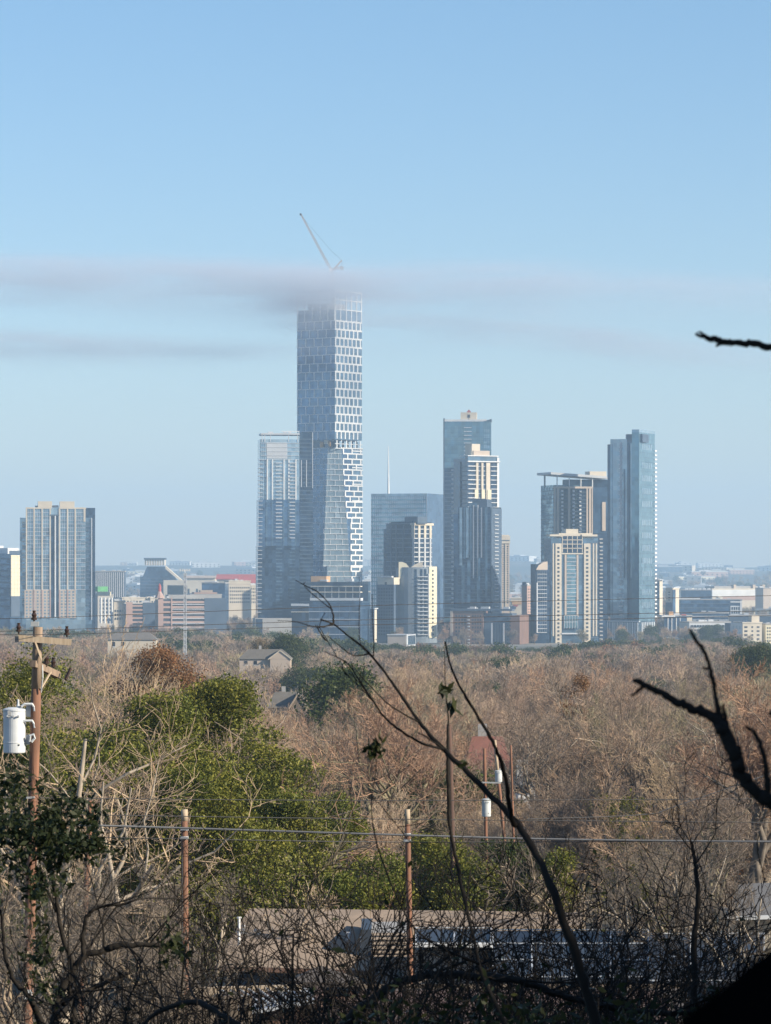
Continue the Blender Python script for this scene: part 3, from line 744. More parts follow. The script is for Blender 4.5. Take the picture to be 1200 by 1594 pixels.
def fins(t):
    for i in range(15): t.strip('fin', M['white'], 'L', 149+i*3.05, 150+i*3.05, 891, 930, .7)
simple('office_block', 'grey office clad in close vertical white fins, just right of the broad cream-piered tower', 147, 194, 196, 3900, 4, 890, 'slate', extra=fins)
def grn(t):
    t.vol('netting', M['green'], 146, 152, 0, 10, 913, 921); t.strip('green_crown', M['pale'], 'L', 152, 172, 921, 927, .6)
    for x in (157, 163, 169, 174): t.strip('pier', M['white'], 'L', x-.8, x+.8, 930, 970, .6)
simple('apartment_block', 'grey block with green netting and pale green crown beside the broad cream-piered tower', 141, 152, 176, 3050, 60, 927, 'concrete', None, None, (154, 174, 932, 968, 4, 6, .5, .5), extra=grn)
simple('apartment_block', 'small cream block with grey roof between the green-crowned block and a pink garage', 176, 177, 194, 3080, 75, 936, 'cream', None, None, (178, 192, 948, 966, 4, 3, .5, .6))
def tanks(t):
    for a in (193, 204, 228): t.strip('parapet_box', M['cream'], 'L', a, a+8, 929, 934, .3, 5)
simple('office_block', 'low cream block with boxy roofline behind the pink garages', 190, 226, 231, 3700, -16, 931, 'cream', None, (192, 225, 934, 944, 7, 2, .5, .5), extra=tanks)
simple('office_block', 'second low cream block with boxy roofline, between the two pink garages', 234, 252, 256, 3700, -16, 931, 'cream', None, (235, 251, 934, 944, 4, 2, .5, .5))

def garage(label, xl, xc, xr, D, th, yt, yb, n, core, dark):
    t = Bld('parking_garage', label, xl, xc, xr, D, th)
    t.vol('decks', M['darkmetal'], yt=yt+2)
    for a, b in core: t.strip('stair_tower', M['pink'], 'L', a, b, yt-1, 1000, .9)
    t.bands('deck_parapet', M['pink'], 'L', xl, dark, yt, yb, n, .42, .5)
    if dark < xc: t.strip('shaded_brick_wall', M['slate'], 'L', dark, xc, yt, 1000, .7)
    mb = MB(); mb.box(-.5, .5, .3, t.wr, 0, t.z(yt)); t.add('end_wall', mb, M['slate'])
    t.plant(2, .1, .9, yt, 2); return t
garage('pink brick parking garage with dark end wall, the smaller and left one of two', 196, 246, 247, 3000, -12, 938, 976, 6, ((196, 206),), 222).done()
t = garage('long pink brick parking garage with striped decks, the larger and right one of two', 246, 352, 353, 2885, -10, 931, 978, 6, ((246, 254), (266, 268)), 318)
t.vol('roof_terrace', M['concrete'], 262, 345, 8, 30, 926, 932)
t.bands('deck_parapet', M['lightgrey'], 'L', 268, 318, 934, 978, 6, .18, .8)
mb = MB(); 
for i in range(7): mb.tube([(-t.wl+1.5, 2, t.z(931)+1.0*i), (-t.wl+1.5, 2, t.z(931)+1.0*i+1)], [4.4-.55*i, 4.4-.55*(i+1)], 10)
t.add('stair_turret', mb, M['pink'])
mb = MB(); mb.tube([(-t.wl+1.5, 2, t.z(922)), (-t.wl+1.5, 2, t.z(912)), (-t.wl+1.5, 2, t.z(908))], [1.4, 1.2, .2], 8); t.add('turret_spire', mb, M['red'])
t.done()
simple('office_block', 'pinkish terraced block with stepped roof behind the long pink garage', 296, 345, 356, 3150, -14, 926, 'tan', None, (298, 344, 928, 936, 10, 1, .6, .4), extra=lambda t: (t.vol('upper_step', M['pink'], 302, 338, 3, 14, 922, 926), t.vol('upper_step', M['tan'], 312, 331, 5, 12, 918.5, 922)))
simple('office_block', 'plain dark blue glass box rising behind the long pink garage', 314, 350, 356, 3500, 12, 908, 'gblue')
simple('hospital_block', 'cream block with rows of dark square windows, left of the pale condo tower', 356, 390, 394, 3550, -14, 905, 'cream', None, (357, 389, 912, 940, 10, 5, .55, .5), extra=lambda t: t.strip('window_sill_band', M['cream'], 'L', 356, 390, 908, 909, .6))
# red roofs
def gable(name, label, x0, x1, yr, ye, D, mr, mw, depth=40, group=None):
    c = P((x0+x1)/2, ye, D); rt = empty(name, (c.x, D, gz(c.x, D)), 0, label=label, cat='building', group=group); g = gz(c.x, D)
    hw = (x1-x0)/2/F*D; ze = c.z-g; zr = CAMZ+(HZ-yr)/F*D-g
    mb = MB(); mb.box(-hw+1, hw-1, 0, depth, 0, ze); mb.build('walls', M[mw], rt)
    mb = MB(); mb.prism([(-hw, -2, ze), (-hw, depth/2, zr), (-hw, depth+2, ze), (-hw, depth+2, ze-.8), (-hw, -2, ze-.8)], (2*hw, 0, 0)); mb.build('roof', M[mr], rt)
    mb = MB(); n = max(3, int(hw*2/9))
    for i in range(n):
        x = -hw+3+(2*hw-6)*i/max(1, n-1); mb.box(x-1.2, x+1.2, -.15, .2, ze*.35, ze*.7)
    mb.build('window_row', M['win'], rt); return rt
gable('arena', 'long low hall under a dusty red roof, left of the pale condo tower', 336, 372, 894, 901, 4300, 'red', 'cream')
gable('arena', 'shorter hall under a brighter red roof touching the pale condo tower', 372, 402, 894, 907, 4150, 'red', 'cream')
gable('hall', 'long flat cream hall left of the dusty red roof', 290, 336, 896, 899, 4500, 'tan', 'cream')
simple('apartment_block', 'cream block with brown windows under the brighter red roof', 391, 398, 402, 3600, -14, 912, 'cream', None, (391, 398, 914, 940, 3, 5, .5, .5))

# stadium
st = empty('stadium', (P(250, 900, 4600).x, 4600, gz(0, 4600)), 0, label='football stadium stand with raised press box and sloping light truss, on the left skyline', cat='stadium')
def sq(px, y): q = P(px, y, 4600); return (q.x-st.location.x, q.z-st.location.z)
mb = MB(); a, b = sq(226, 880), sq(257, 868.5); mb.box(a[0], b[0], -12, 14, a[1], sq(0, 871)[1]); mb.build('press_box', M['cream'], st)
mb = MB(); mb.box(a[0]-1, b[0]+1, -14, 16, sq(0, 871)[1], b[1]); mb.build('press_box_roof', M['slate'], st)
for i in range(8):
    mb = MB(); x = sq(228.5+i*3.9, 0)[0]; mb.box(x, x+1.2, -12.6, -11.8, sq(0, 880.5)[1], sq(0, 871.5)[1]); mb.build('press_box_fin', M['white'], st)
mb = MB(); p1, p2 = sq(258, 881), sq(288, 907)
mb.hexa([(p1[0], -10, p1[1]-4), (p2[0], -10, p2[1]-3), (p2[0], 14, p2[1]-3), (p1[0], 14, p1[1]-4), (p1[0], -10, p1[1]), (p2[0], -10, p2[1]), (p2[0], 14, p2[1]), (p1[0], 14, p1[1])]); mb.build('sloping_truss', M['cream'], st)
mb = MB(); zz0 = 0
pts = [(sq(218, 898)), (sq(222, 898)), (sq(229, 882)), (sq(256, 882)), (sq(268, 892)), (sq(276, 904)), (sq(284, 930))]
mb.prism([(p[0], 0, p[1]) for p in pts]+[(sq(284, 0)[0], 0, 0), (sq(218, 0)[0], 0, 0)], (0, 40, 0)); mb.build('raked_stand', M['gblue'], st)
for i in range(6):
    mb = MB(); z_ = sq(0, 900+i*5)[1]; mb.box(sq(220, 0)[0], sq(262+i*3, 0)[0], -1.5, 1, z_-.6, z_+.6); mb.build('stand_tier', M['slate'], st)
for a_, b_, y_ in ((256, 300, 903), (262, 306, 911)):
    mb = MB(); mb.box(sq(a_, 0)[0], sq(b_, 0)[0], -22, -4, 0, sq(0, y_)[1]); mb.build('lower_bowl', M['cream'], st)

# right-hand low city
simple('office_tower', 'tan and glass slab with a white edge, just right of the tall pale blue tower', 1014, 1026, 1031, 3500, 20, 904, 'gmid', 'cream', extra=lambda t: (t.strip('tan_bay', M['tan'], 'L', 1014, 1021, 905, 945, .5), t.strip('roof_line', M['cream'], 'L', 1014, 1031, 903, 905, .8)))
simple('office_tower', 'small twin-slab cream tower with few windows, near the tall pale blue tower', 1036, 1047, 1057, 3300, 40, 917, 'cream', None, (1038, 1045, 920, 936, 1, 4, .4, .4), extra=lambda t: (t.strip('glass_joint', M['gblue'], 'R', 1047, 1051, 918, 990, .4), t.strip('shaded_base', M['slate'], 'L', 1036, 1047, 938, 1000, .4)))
simple('hall', 'wide dark blue warehouse with sawtooth white skylights, left of the long cream arena', 1060, 1108, 1112, 4300, 8, 919, 'gblue', extra=lambda t: [t.strip('skylight', M['white'], 'L', 1066+i*7, 1070+i*7, 915.5, 918, -2, 8) for i in range(6)])
def arena(t):
    t.strip('upper_wall', M['white'], 'L', 1109, 1184, 918, 928, .6); t.strip('lower_wall', M['pink'], 'L', 1116, 1184, 928, 934, .3)
    t.strip('entrance_block', M['cream'], 'L', 1117, 1124, 928, 934, 2); t.vol('roof_rise', M['concrete'], 1112, 1180, 10, 40, 912.5, 916)
    for x in (1142, 1172, 1187): t.vol('roof_stub', M['tan'], x, x+4, 8, 16, 910, 916)
simple('arena', 'long low cream arena with a bright upper wall, right side of the view', 1108, 1184, 1188, 4350, -18, 916, 'cream', extra=arena, roof=False)
simple('hall', 'pale tan hall beside the long cream arena, cut off by the edge of view', 1188, 1215, 1217, 4300, -18, 916, 'tan')
def frame(t):
    t.strip('white_frame', M['white'], 'L', 1152, 1155, 935, 958, 1); t.strip('white_frame', M['white'], 'L', 1137, 1152, 936, 938, 1)
    t.strip('white_frame', M['white'], 'L', 1137, 1152, 943, 957, .6); t.windows('L', 1138, 1152, 944, 956, 4, 2, .6, .7, out=.8)
    t.strip('roof_line', M['white'], 'L', 1057, 1090, 931, 932.4, .6)
simple('office_block', 'big plain blue-grey box with a white framed window corner at its right end', 1055, 1155, 1157, 3500, 5, 934, 'gblue', extra=frame, bands=('slate', 960, 4, .2))
simple('apartment_block', 'blue block with stacked pale balconies below the big blue-grey box', 1078, 1134, 1137, 3250, 6, 955, 'gblue', None, None, None, bands=('lightgrey', 972, 3, .35))
def ch(t):
    t.strip('cream_end', M['cream'], 'L', 1069, 1077, 961, 972, .6, 8); t.strip('orange_box', M['orange'], 'L', 1041, 1048, 952, 958, .4, 5)
    t.strip('red_dome', M['red'], 'L', 1061, 1068, 956, 959, .4, 5)
    for x in (1039, 1045, 1052, 1058): t.strip('white_post', M['white'], 'L', x, x+1, 961, 985, .8)
    t.strip('white_canopy', M['white'], 'L', 1029, 1050, 958, 960, 2, 3)
simple('office_block', 'dark blue block with white canopy, red roof dome and cream right end', 1034, 1077, 1079, 3050, -10, 959, 'gblue', extra=ch)
def ap(t):
    for a in (1079, 1092, 1099, 1106, 1115): t.strip('pink_bay', M['pink'] if a > 1090 else M['cream'], 'L', a, a+4.5, 978, 996, .7)
    t.windows('L', 1075, 1136, 971, 997, 14, 4, .5, .5, out=.9)
simple('apartment_block', 'wide grey and pink apartment block with small windows above the tree line', 1073, 1137, 1139, 2950, -16, 969, 'lightgrey', extra=ap)
def cr_(t):
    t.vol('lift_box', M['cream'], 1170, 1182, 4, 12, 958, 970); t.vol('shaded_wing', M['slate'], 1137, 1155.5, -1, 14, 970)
    t.windows('L', 1158, 1164, 973, 1004, 1, 5, .8, .45); t.windows('L', 1169, 1173, 973, 1004, 1, 5, .7, .4); t.windows('L', 1177, 1183, 973, 1004, 1, 5, .7, .4)
    for i in range(6): t.strip('wing_window', M['gmid'], 'L', 1140+(i % 3)*5, 1142+(i % 3)*5, 974+(i//3)*9, 979+(i//3)*9, 1.2)
simple('apartment_block', 'cream block with three window columns and a roof lift box, at the right tree line', 1156, 1186, 1187, 2750, -12, 970, 'cream', extra=cr_)
simple('apartment_block', 'cream balcony block cut off by the right edge of the view at the tree line', 1192, 1225, 1227, 2760, -10, 972, 'pale', None, (1193, 1204, 975, 1000, 3, 5, .6, .5))
simple('office_block', 'dark blue flat block at the right edge behind the cream balcony block', 1136, 1230, 1232, 3100, 4, 959, 'slate')
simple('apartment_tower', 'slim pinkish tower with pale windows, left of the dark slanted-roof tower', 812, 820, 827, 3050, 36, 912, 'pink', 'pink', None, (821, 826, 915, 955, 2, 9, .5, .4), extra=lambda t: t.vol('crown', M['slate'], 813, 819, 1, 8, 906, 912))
simple('shop_block', 'small orange and cream block between the slim tan tower and the slim pinkish tower', 795, 812, 814, 3300, 4, 932, 'cream', extra=lambda t: (t.strip('orange_front', M['orange'], 'L', 797, 812, 936, 941, .5), t.strip('red_front', M['red'], 'L', 799, 806, 942, 944, .7)))
simple('shop_block', 'low white and orange block seen between the terraced office and the slim low block', 562, 577, 579, 2900, 4, 962, 'cream', extra=lambda t: t.strip('orange_front', M['orange'], 'L', 563, 577, 963, 970, .5))
simple('office_block', 'white framed block seen in the gap right of the tallest skyscraper', 564, 576, 578, 3900, 4, 905, 'gmid', extra=lambda t: (t.strip('white_roof', M['white'], 'L', 563, 577, 903, 905, .6), t.strip('white_floor', M['cream'], 'L', 562, 577, 920, 922, .6)))
# the far, small buildings: scattered boxes towards the hills
rnd = random.Random(11)
protos = []
FM = ['white', 'cream', 'tan', 'pale', 'lightgrey', 'concrete', 'pink', 'gblue', 'slate', 'gmid']
for i in range(12):
    mb = MB(); w_ = 9+rnd.random()*26; h_ = 5+rnd.random()*9; d_ = 12+rnd.random()*12
    mb.box(-w_, w_, 0, d_, -6, h_); mb.box(-w_*.5, w_*.1, 4, d_-3, h_, h_+2.4, 1)
    mb.box(-w_-.3, w_+.3, -.3, .2, h_-.7, h_+.5, 1)
    for k in range(int(w_/3)):
        for q in range(int(h_/4)):
            x = -w_+2+k*(2*w_-4)/max(1, int(w_/3)-1); mb.box(x-1.1, x+1.1, -.25, .1, 1+q*4, 3.1+q*4, 2)
    protos.append(mb.mesh('far_building', [M[FM[i % 10]], M['lightgrey'], M['win']]))
n = 0; fb = []
while n < 230:
    D = 3900*(13000/3900)**(rnd.random()**.8); px = rnd.uniform(-30, 1230)
    if D < 4700 and (210 < px < 330 or 1050 < px < 1210): continue
    x = (px-600)/F*D; sc_ = .7+rnd.random()*1.0+(D/13000)*.8
    o = link('far_building', protos[rnd.randrange(12)]); o.location = (x, D, gz(x, D)); o.rotation_euler = (0, 0, R(rnd.uniform(-35, 25))); o.scale = (sc_, sc_, sc_*.8)
    tag(o, 'small pale flat-roofed building scattered across the far plain below the hills', 'building', 'far buildings on the plain and hills'); n += 1
for lab, a, b, y0, y1, D, m in (('long white building on the hill crest, right of the tall pale blue tower', 1040, 1078, 889, 893, 11200, 'white'),
        ('small white block below the long white crest building', 1079, 1089, 897, 901, 9800, 'white'),
        ('cluster of pale slabs on the crest right of the broad cream-piered tower', 198, 213, 875, 881, 11600, 'white')):
    t = Bld('hilltop_building', lab, a, b, b+1, D, 3, dep=30, base=CAMZ+(HZ-y1-3)/F*D)
    t.vol('walls', M[m], yt=y0)
    if m == 'white' and a == 198:
        for q in (202, 206, 210): t.strip('slab_gap', M['slate'], 'L', q, q+1, 876, 881, .5)
    t.windows('L', a, b, y0+1, y1, 8, 1, .5, .5); t.done()
dm = MB(); q = P(1179, 893, 11300)
for i in range(5): dm.tube([(0, 0, 11*math.sin(R(18*i))), (0, 0, 11*math.sin(R(18*(i+1))))], [11*math.cos(R(18*i)), max(.1, 11*math.cos(R(18*(i+1))))], 16)
rt = empty('domed_tank', (q.x, q.y, q.z), label='tiny white dome on the far right hill crest', cat='dome'); dm.build('dome', M['white'], rt, smooth=True)
mb = MB(); mb.tube([(0, 0, -30), (0, 0, 0)], 9, 12); mb.build('drum', M['lightgrey'], rt)
# radio mast in front of the long garage
rm = empty('radio_mast', (P(288, 0, 1250).x, 1250, gz(-72, 1250)), label='thin white lattice radio mast with clustered antennas before the long pink garage', cat='mast')
def rz_(y): return CAMZ+(HZ-y)/F*1250-rm.location.z
lattice('lattice_mast', (0, 0, 0), (0, 0, rz_(892)), .9, .7, M['lightgrey'], 26, rm)
mb = MB(); mb.bar((-1.7, 0, rz_(888)), (1.7, 0, rz_(888)), .18); mb.bar((0, 0, rz_(892)), (0, 0, rz_(887)), .3); mb.build('antenna_arm', M['white'], rm)
for x in (-1.7, -.9, -.3, .4, 1.0, 1.7):
    mb = MB(); mb.box(x-.14, x+.14, -.2, .2, rz_(889.5), rz_(885.5)); mb.build('antenna', M['white'], rm)
# ------------------------------------------------------------ vegetation
def bark(name, c, c2, rand=.0, tint=None, scale=2.0):
    m, N, L, B = nodes(name)
    col = mix_rgb(N, L, ramp(N, L, noise(N, L, scale)), c, c2)
    if tint:
        oi = N.new('ShaderNodeObjectInfo'); r = oi.outputs['Random']
        cr_ = N.new('ShaderNodeValToRGB'); L.new(r, cr_.inputs[0]); e = cr_.color_ramp
        e.interpolation = 'CONSTANT'
        while len(e.elements) > 1: e.elements.remove(e.elements[-1])
        e.elements[0].color = (*tint[0], 1)
        for i, t_ in enumerate(tint[1:]): q = e.elements.new((i+1)/len(tint)); q.color = (*t_, 1)
        x = N.new('ShaderNodeMix'); x.data_type = 'RGBA'; x.blend_type = 'MULTIPLY'; x.inputs[0].default_value = 1
        L.new(col, x.inputs[6]); L.new(cr_.outputs[0], x.inputs[7]); col = x.outputs[2]
    L.new(col, B.inputs['Base Color']); B.inputs['Roughness'].default_value = .9; B.inputs['Specular IOR Level'].default_value = .2
    return m
TINT = [(1, .96, .9), (1.15, 1.0, .88), (.8, .8, .8), (1.3, 1.2, 1.0), (.68, .66, .66), (1.15, .9, .76), (.95, 1.0, .78), (1.0, .92, .88), (.72, .68, .66), (1.4, 1.3, 1.15)]
M['bark'] = bark('grey_bark', (.26, .22, .18), (.13, .11, .09), tint=TINT)
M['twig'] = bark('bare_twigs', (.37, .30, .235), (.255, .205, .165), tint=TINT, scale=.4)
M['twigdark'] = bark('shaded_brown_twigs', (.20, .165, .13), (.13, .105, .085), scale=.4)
M['palebark'] = bark('pale_bark', (.40, .34, .27), (.26, .22, .17))
M['shadebark'] = bark('shaded_dark_bark', (.028, .024, .02), (.016, .014, .012))  # near-black colour also stands in for the shade on the foreground branches
def leafmat(name, cols, trans=.25, rough=.5):
    m, N, L, B = nodes(name)
    g = N.new('ShaderNodeNewGeometry'); cr_ = N.new('ShaderNodeValToRGB'); L.new(g.outputs['Random Per Island'], cr_.inputs[0]); e = cr_.color_ramp
    e.elements[0].color = (*cols[0], 1); e.elements[1].color = (*cols[-1], 1)
    for i, c in enumerate(cols[1:-1]): q = e.elements.new((i+1)/(len(cols)-1)); q.color = (*c, 1)
    nz = ramp(N, L, noise(N, L, .35, 3), .3, .7)
    x = N.new('ShaderNodeMix'); x.data_type = 'RGBA'; x.blend_type = 'MULTIPLY'; x.inputs[0].default_value = 1
    L.new(cr_.outputs[0], x.inputs[6]); L.new(mix_rgb(N, L, nz, (.75, .85, .8), (1.15, 1.05, .9)), x.inputs[7])
    L.new(x.outputs[2], B.inputs['Base Color']); B.inputs['Roughness'].default_value = rough; B.inputs['Specular IOR Level'].default_value = .15
    tr = N.new('ShaderNodeBsdfTranslucent'); L.new(x.outputs[2], tr.inputs[0]); ms = N.new('ShaderNodeMixShader'); ms.inputs[0].default_value = trans
    L.new(B.outputs[0], ms.inputs[1]); L.new(tr.outputs[0], ms.inputs[2]); L.new(ms.outputs[0], N['Material Output'].inputs[0])
    return m
M['oakleaf'] = leafmat('oak_leaves', [(.065, .078, .015), (.145, .155, .03), (.28, .265, .06)])
M['darkleaf'] = leafmat('dark_evergreen_leaves', [(.035, .05, .012), (.065, .085, .022), (.10, .115, .035)])
M['rustleaf'] = leafmat('rust_leaves', [(.18, .085, .045), (.28, .145, .07), (.24, .16, .10)])
M['yellowleaf'] = leafmat('yellow_green_leaves', [(.08, .095, .018), (.16, .165, .03), (.27, .235, .06)])
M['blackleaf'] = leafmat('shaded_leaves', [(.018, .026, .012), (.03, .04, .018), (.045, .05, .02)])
M['dryleaf'] = leafmat('dry_leaves', [(.16, .11, .06), (.26, .19, .10), (.12, .10, .05)])

class Skel:
    """branch segments of one tree, grown recursively"""
    def __init__(s, seed): s.r = random.Random(seed); s.seg = {}; s.ends = []
    def grow(s, p, d, ln, r, lv, mx, kids, spread, up=.12, wig=.22, ratio=.62, rr=.58, nseg=4, start=.3, rmin=.003):
        R_ = s.r; step = ln/nseg; r1 = r; L_ = s.seg.setdefault(lv, [])
        pts = []
        for i in range(nseg):
            d = (d+Vector((R_.gauss(0, wig), R_.gauss(0, wig), R_.gauss(0, wig*.7)+up))).normalized()
            q = p+d*step; r2 = max(rmin, r*(1-.72*(i+1)/nseg))
            L_.append((*p, *q, r1, r2)); pts.append((q, d, r2)); p = q; r1 = r2
        if lv < mx:
            k = kids[lv] if lv < len(kids) else kids[-1]
            for j in range(k):
                t_ = start+(1-start)*(j+R_.random()*.8)/k; i = min(nseg-1, int(t_*nseg)); q, dd, rq = pts[i]
                q = q-dd*step*R_.random()
                ax = dd.orthogonal().normalized(); ax.rotate(Matrix.Rotation(R_.random()*6.283, 3, dd))
                a = R_.uniform(*spread[min(lv, len(spread)-1)])
                nd = (dd*math.cos(a)+ax*math.sin(a)).normalized()
                s.grow(q, nd, ln*ratio*(1.15-.5*t_)*R_.uniform(.75, 1.2), max(rmin, rq*rr*1.3 if lv else r*rr), lv+1, mx, kids, spread, up, wig, ratio, rr, nseg if lv < 2 else 3, .2, rmin)
        else: s.ends.append(tuple(p))
def seg_mesh(name, segs, k, m):
    """prisms round segments (array n x 8)"""
    a = np.array(segs, dtype=np.float64).reshape(-1, 8); n = len(a)
    p, q, r1, r2 = a[:, :3], a[:, 3:6], a[:, 6], a[:, 7]
    d = q-p; ln = np.linalg.norm(d, axis=1, keepdims=True)+1e-9; d = d/ln; q = q+d*(r2[:, None]*.4)
    ref = np.where(np.abs(d[:, 2:3]) < .9, np.array([[0, 0, 1.]]), np.array([[1., 0, 0]]))
    u = np.cross(d, ref); u /= np.linalg.norm(u, axis=1, keepdims=True)+1e-9; w_ = np.cross(d, u)
    ang = np.arange(k)*2*math.pi/k; cs = np.cos(ang)[None, :, None]; sn = np.sin(ang)[None, :, None]
    ring = u[:, None, :]*cs+w_[:, None, :]*sn
    v = np.concatenate([p[:, None, :]+ring*r1[:, None, None], q[:, None, :]+ring*r2[:, None, None]], 1).reshape(-1, 3)
    base = (np.arange(n)*2*k)[:, None]; j = np.arange(k); j2 = (j+1) % k
    f = np.stack([base+j, base+j2, base+k+j2, base+k+j], -1).reshape(-1, 4)
    return quad_mesh(name, v, f, m, k > 3)
def quad_mesh(name, v, f, m, smooth=False):
    me = bpy.data.meshes.new(name); me.vertices.add(len(v)); me.vertices.foreach_set('co', np.ascontiguousarray(v, dtype=np.float32).ravel())
    me.loops.add(f.size); me.loops.foreach_set('vertex_index', f.astype(np.int32).ravel())
    me.polygons.add(len(f)); me.polygons.foreach_set('loop_start', (np.arange(len(f))*f.shape[1]).astype(np.int32))
    me.polygons.foreach_set('use_smooth', np.full(len(f), smooth)); me.materials.append(m); me.update(calc_edges=True); me.validate(); return me
def leaf_mesh(name, cen, size, m, rng, asp=.55, droop=0):
    n = len(cen); a = rng.normal(size=(n, 3)); a /= np.linalg.norm(a, axis=1, keepdims=True)
    b = rng.normal(size=(n, 3)); b -= a*(a*b).sum(1, keepdims=True); b /= np.linalg.norm(b, axis=1, keepdims=True)
    sz = size*rng.uniform(.6, 1.3, (n, 1)); a = a*sz; b = b*sz*asp
    v = np.stack([cen-a, cen+b*.9, cen+a, cen-b*.9], 1).reshape(-1, 3)
    return quad_mesh(name, v, np.arange(4*n).reshape(-1, 4), m)

def bare_proto(name, seed, H, mx, kids, spread, r0=None, tb='bark', tw='twig', wig=.22, up=.12, trunk=.3, fork=5, tr=.006, k0=7):
    s = Skel(seed); R_ = s.r; r0 = r0 or H*.021
    h = H*trunk; p = Vector((0, 0, -1.0)); d = Vector((0, 0, 1)); n = 3; s.seg[0] = []
    for i in range(n):
        q = Vector((R_.gauss(0, .02*H*.4)*i, R_.gauss(0, .02*H*.4)*i, h*(i+1)/n)); s.seg[0].append((*p, *q, r0*(1.3-.12*i), r0*(1.3-.12*(i+1)))); p = q
    for j in range(fork):
        az = 6.283*(j+R_.random()*.6)/fork; a = R_.uniform(.25, .85)
        s.grow(p-Vector((0, 0, R_.random()*h*.3)), Vector((math.cos(az)*math.sin(a), math.sin(az)*math.sin(a), math.cos(a))), H*.42*R_.uniform(.8, 1.2), r0*.62, 1, mx, kids, spread, up, wig, .62, .6, 4, .25, tr)
    zt = max(x[5] for l in s.seg.values() for x in l); f = H/zt
    def sc_(L_): return [(x[0]*f, x[1]*f, x[2]*f, x[3]*f, x[4]*f, x[5]*f, x[6], x[7]) for x in L_]
    thick = [x for l in s.seg if l <= 2 for x in s.seg[l]]; thin = [x for l in s.seg if l > 2 for x in s.seg[l]]
    return seg_mesh(name+'_trunk', sc_(thick), k0, M[tb]), seg_mesh(name+'_twigs', sc_(thin), 3, M[tw]), [tuple(c*f for c in e) for e in s.ends]
SP = [(.3, .8), (.5, 1.1), (.45, 1.1), (.4, 1.0), (.4, .9)]
near, far_, leafy = [], [], []
for i in range(5): near.append(bare_proto('near_tree', 100+i, 15, 5, [0, 6, 6, 6, 5], SP, wig=.2+.03*(i % 3), fork=5+i % 2, tr=.009))
for i in range(5): far_.append(bare_proto('far_tree', 200+i, 13, 4, [0, 7, 7, 8], SP, fork=6, tr=.026, k0=5))
def crown_proto(seed, H, W, n, size, m, lobes, tb='bark', zlow=.18):
    """evergreen: trunk with limbs, and leaves in uneven clumps spread over the crown"""
    rng = np.random.default_rng(seed); s = Skel(seed)
    a, b, ends = bare_proto('oak', seed, H*.86, 3, [0, 5, 5], SP, tb=tb, fork=6, tr=.02)
    L_ = []
    for i in range(lobes):
        t_ = rng.uniform(zlow, 1); az = rng.uniform(0, 6.283); rad = W*.5*math.sqrt(max(.05, 1-(abs(t_-.4)/.64)**2))*rng.uniform(.45, .9)
        L_.append((rad*math.cos(az), rad*math.sin(az), t_*H*.9, rng.uniform(.11, .2)*W))
    L_.append((0, 0, H*.86, W*.14)); L_.append((0, 0, H*.55, W*.3))
    w_ = np.array([l[3]**2 for l in L_]); w_ /= w_.sum(); idx = rng.choice(len(L_), n, p=w_); L_ = np.array(L_)
    # leaf tufts on the skin of every clump
    nt = max(20, n//28); ti = rng.choice(len(L_), nt, p=w_); dv = rng.normal(size=(nt, 3)); dv[:, 2] += .25; dv /= np.linalg.norm(dv, axis=1, keepdims=True)
    tc = L_[ti, :3]+dv*L_[ti, 3:4]*rng.uniform(.72, 1.18, (nt, 1))*np.array([[1, 1, .8]])
    k = rng.integers(0, nt, n); cen = tc[k]+rng.normal(size=(n, 3))*(.10*L_[ti[k], 3:4]+size*1.2)
    cen = cen[cen[:, 2] > .3]
    return a, b, leaf_mesh('leaves', cen, size, m, rng)
oak = [crown_proto(300+i, 12, 12, 26000, .16, M['darkleaf'], 26) for i in range(3)]
rust = [crown_proto(320+i, 9, 9, 12000, .14, M['rustleaf'], 20) for i in range(2)]
olive = [crown_proto(330+i, 11, 8, 6500, .13, M['yellowleaf'], 20) for i in range(2)]
cedar = [crown_proto(340, 9, 6, 15000, .13, M['darkleaf'], 16)]

def plant_tree(name, pr, x, y, s_, rz, label, group, cat='tree', leafy_=False, zoff=0, tilt=(0, 0)):
    r = empty(name, (x, y, gz(x, y)+zoff), rz, label=label, cat=cat, group=group); r.scale = (s_, s_, s_)
    r.rotation_euler = (tilt[0], tilt[1], rz)
    link('trunk', pr[0], r)
    if leafy_: link('branches', pr[1], r); link('crown', pr[2], r)
    else: link('crown', pr[1], r)
    return r

rnd = random.Random(5)
cells_ = {}
def free(x, y, rr):
    g = 6.0; i, j = int(x//g), int(y//g)
    for a in range(i-2, i+3):
        for b in range(j-2, j+3):
            for (u, v_, w_) in cells_.get((a, b), ()):
                if (u-x)**2+(v_-y)**2 < (rr+w_)**2: return False
    cells_.setdefault((i, j), []).append((x, y, rr)); return True
def top_ok(x, y, h):
    """keep the crown line where the photograph has it"""
    px = 600+x/y*F; py = HZ-(gz(x, y)+h-CAMZ)/y*F
    lim = np.interp(px, [-100, 0, 120, 200, 330, 420, 560, 700, 850, 950, 1130, 1200, 1300], [985, 982, 985, 985, 985, 985, 1004, 1008, 1010, 1000, 995, 1005, 1005])
    return py > lim
BARE_L = 'bare grey-brown tree among many in the leafless wood below the skyline'
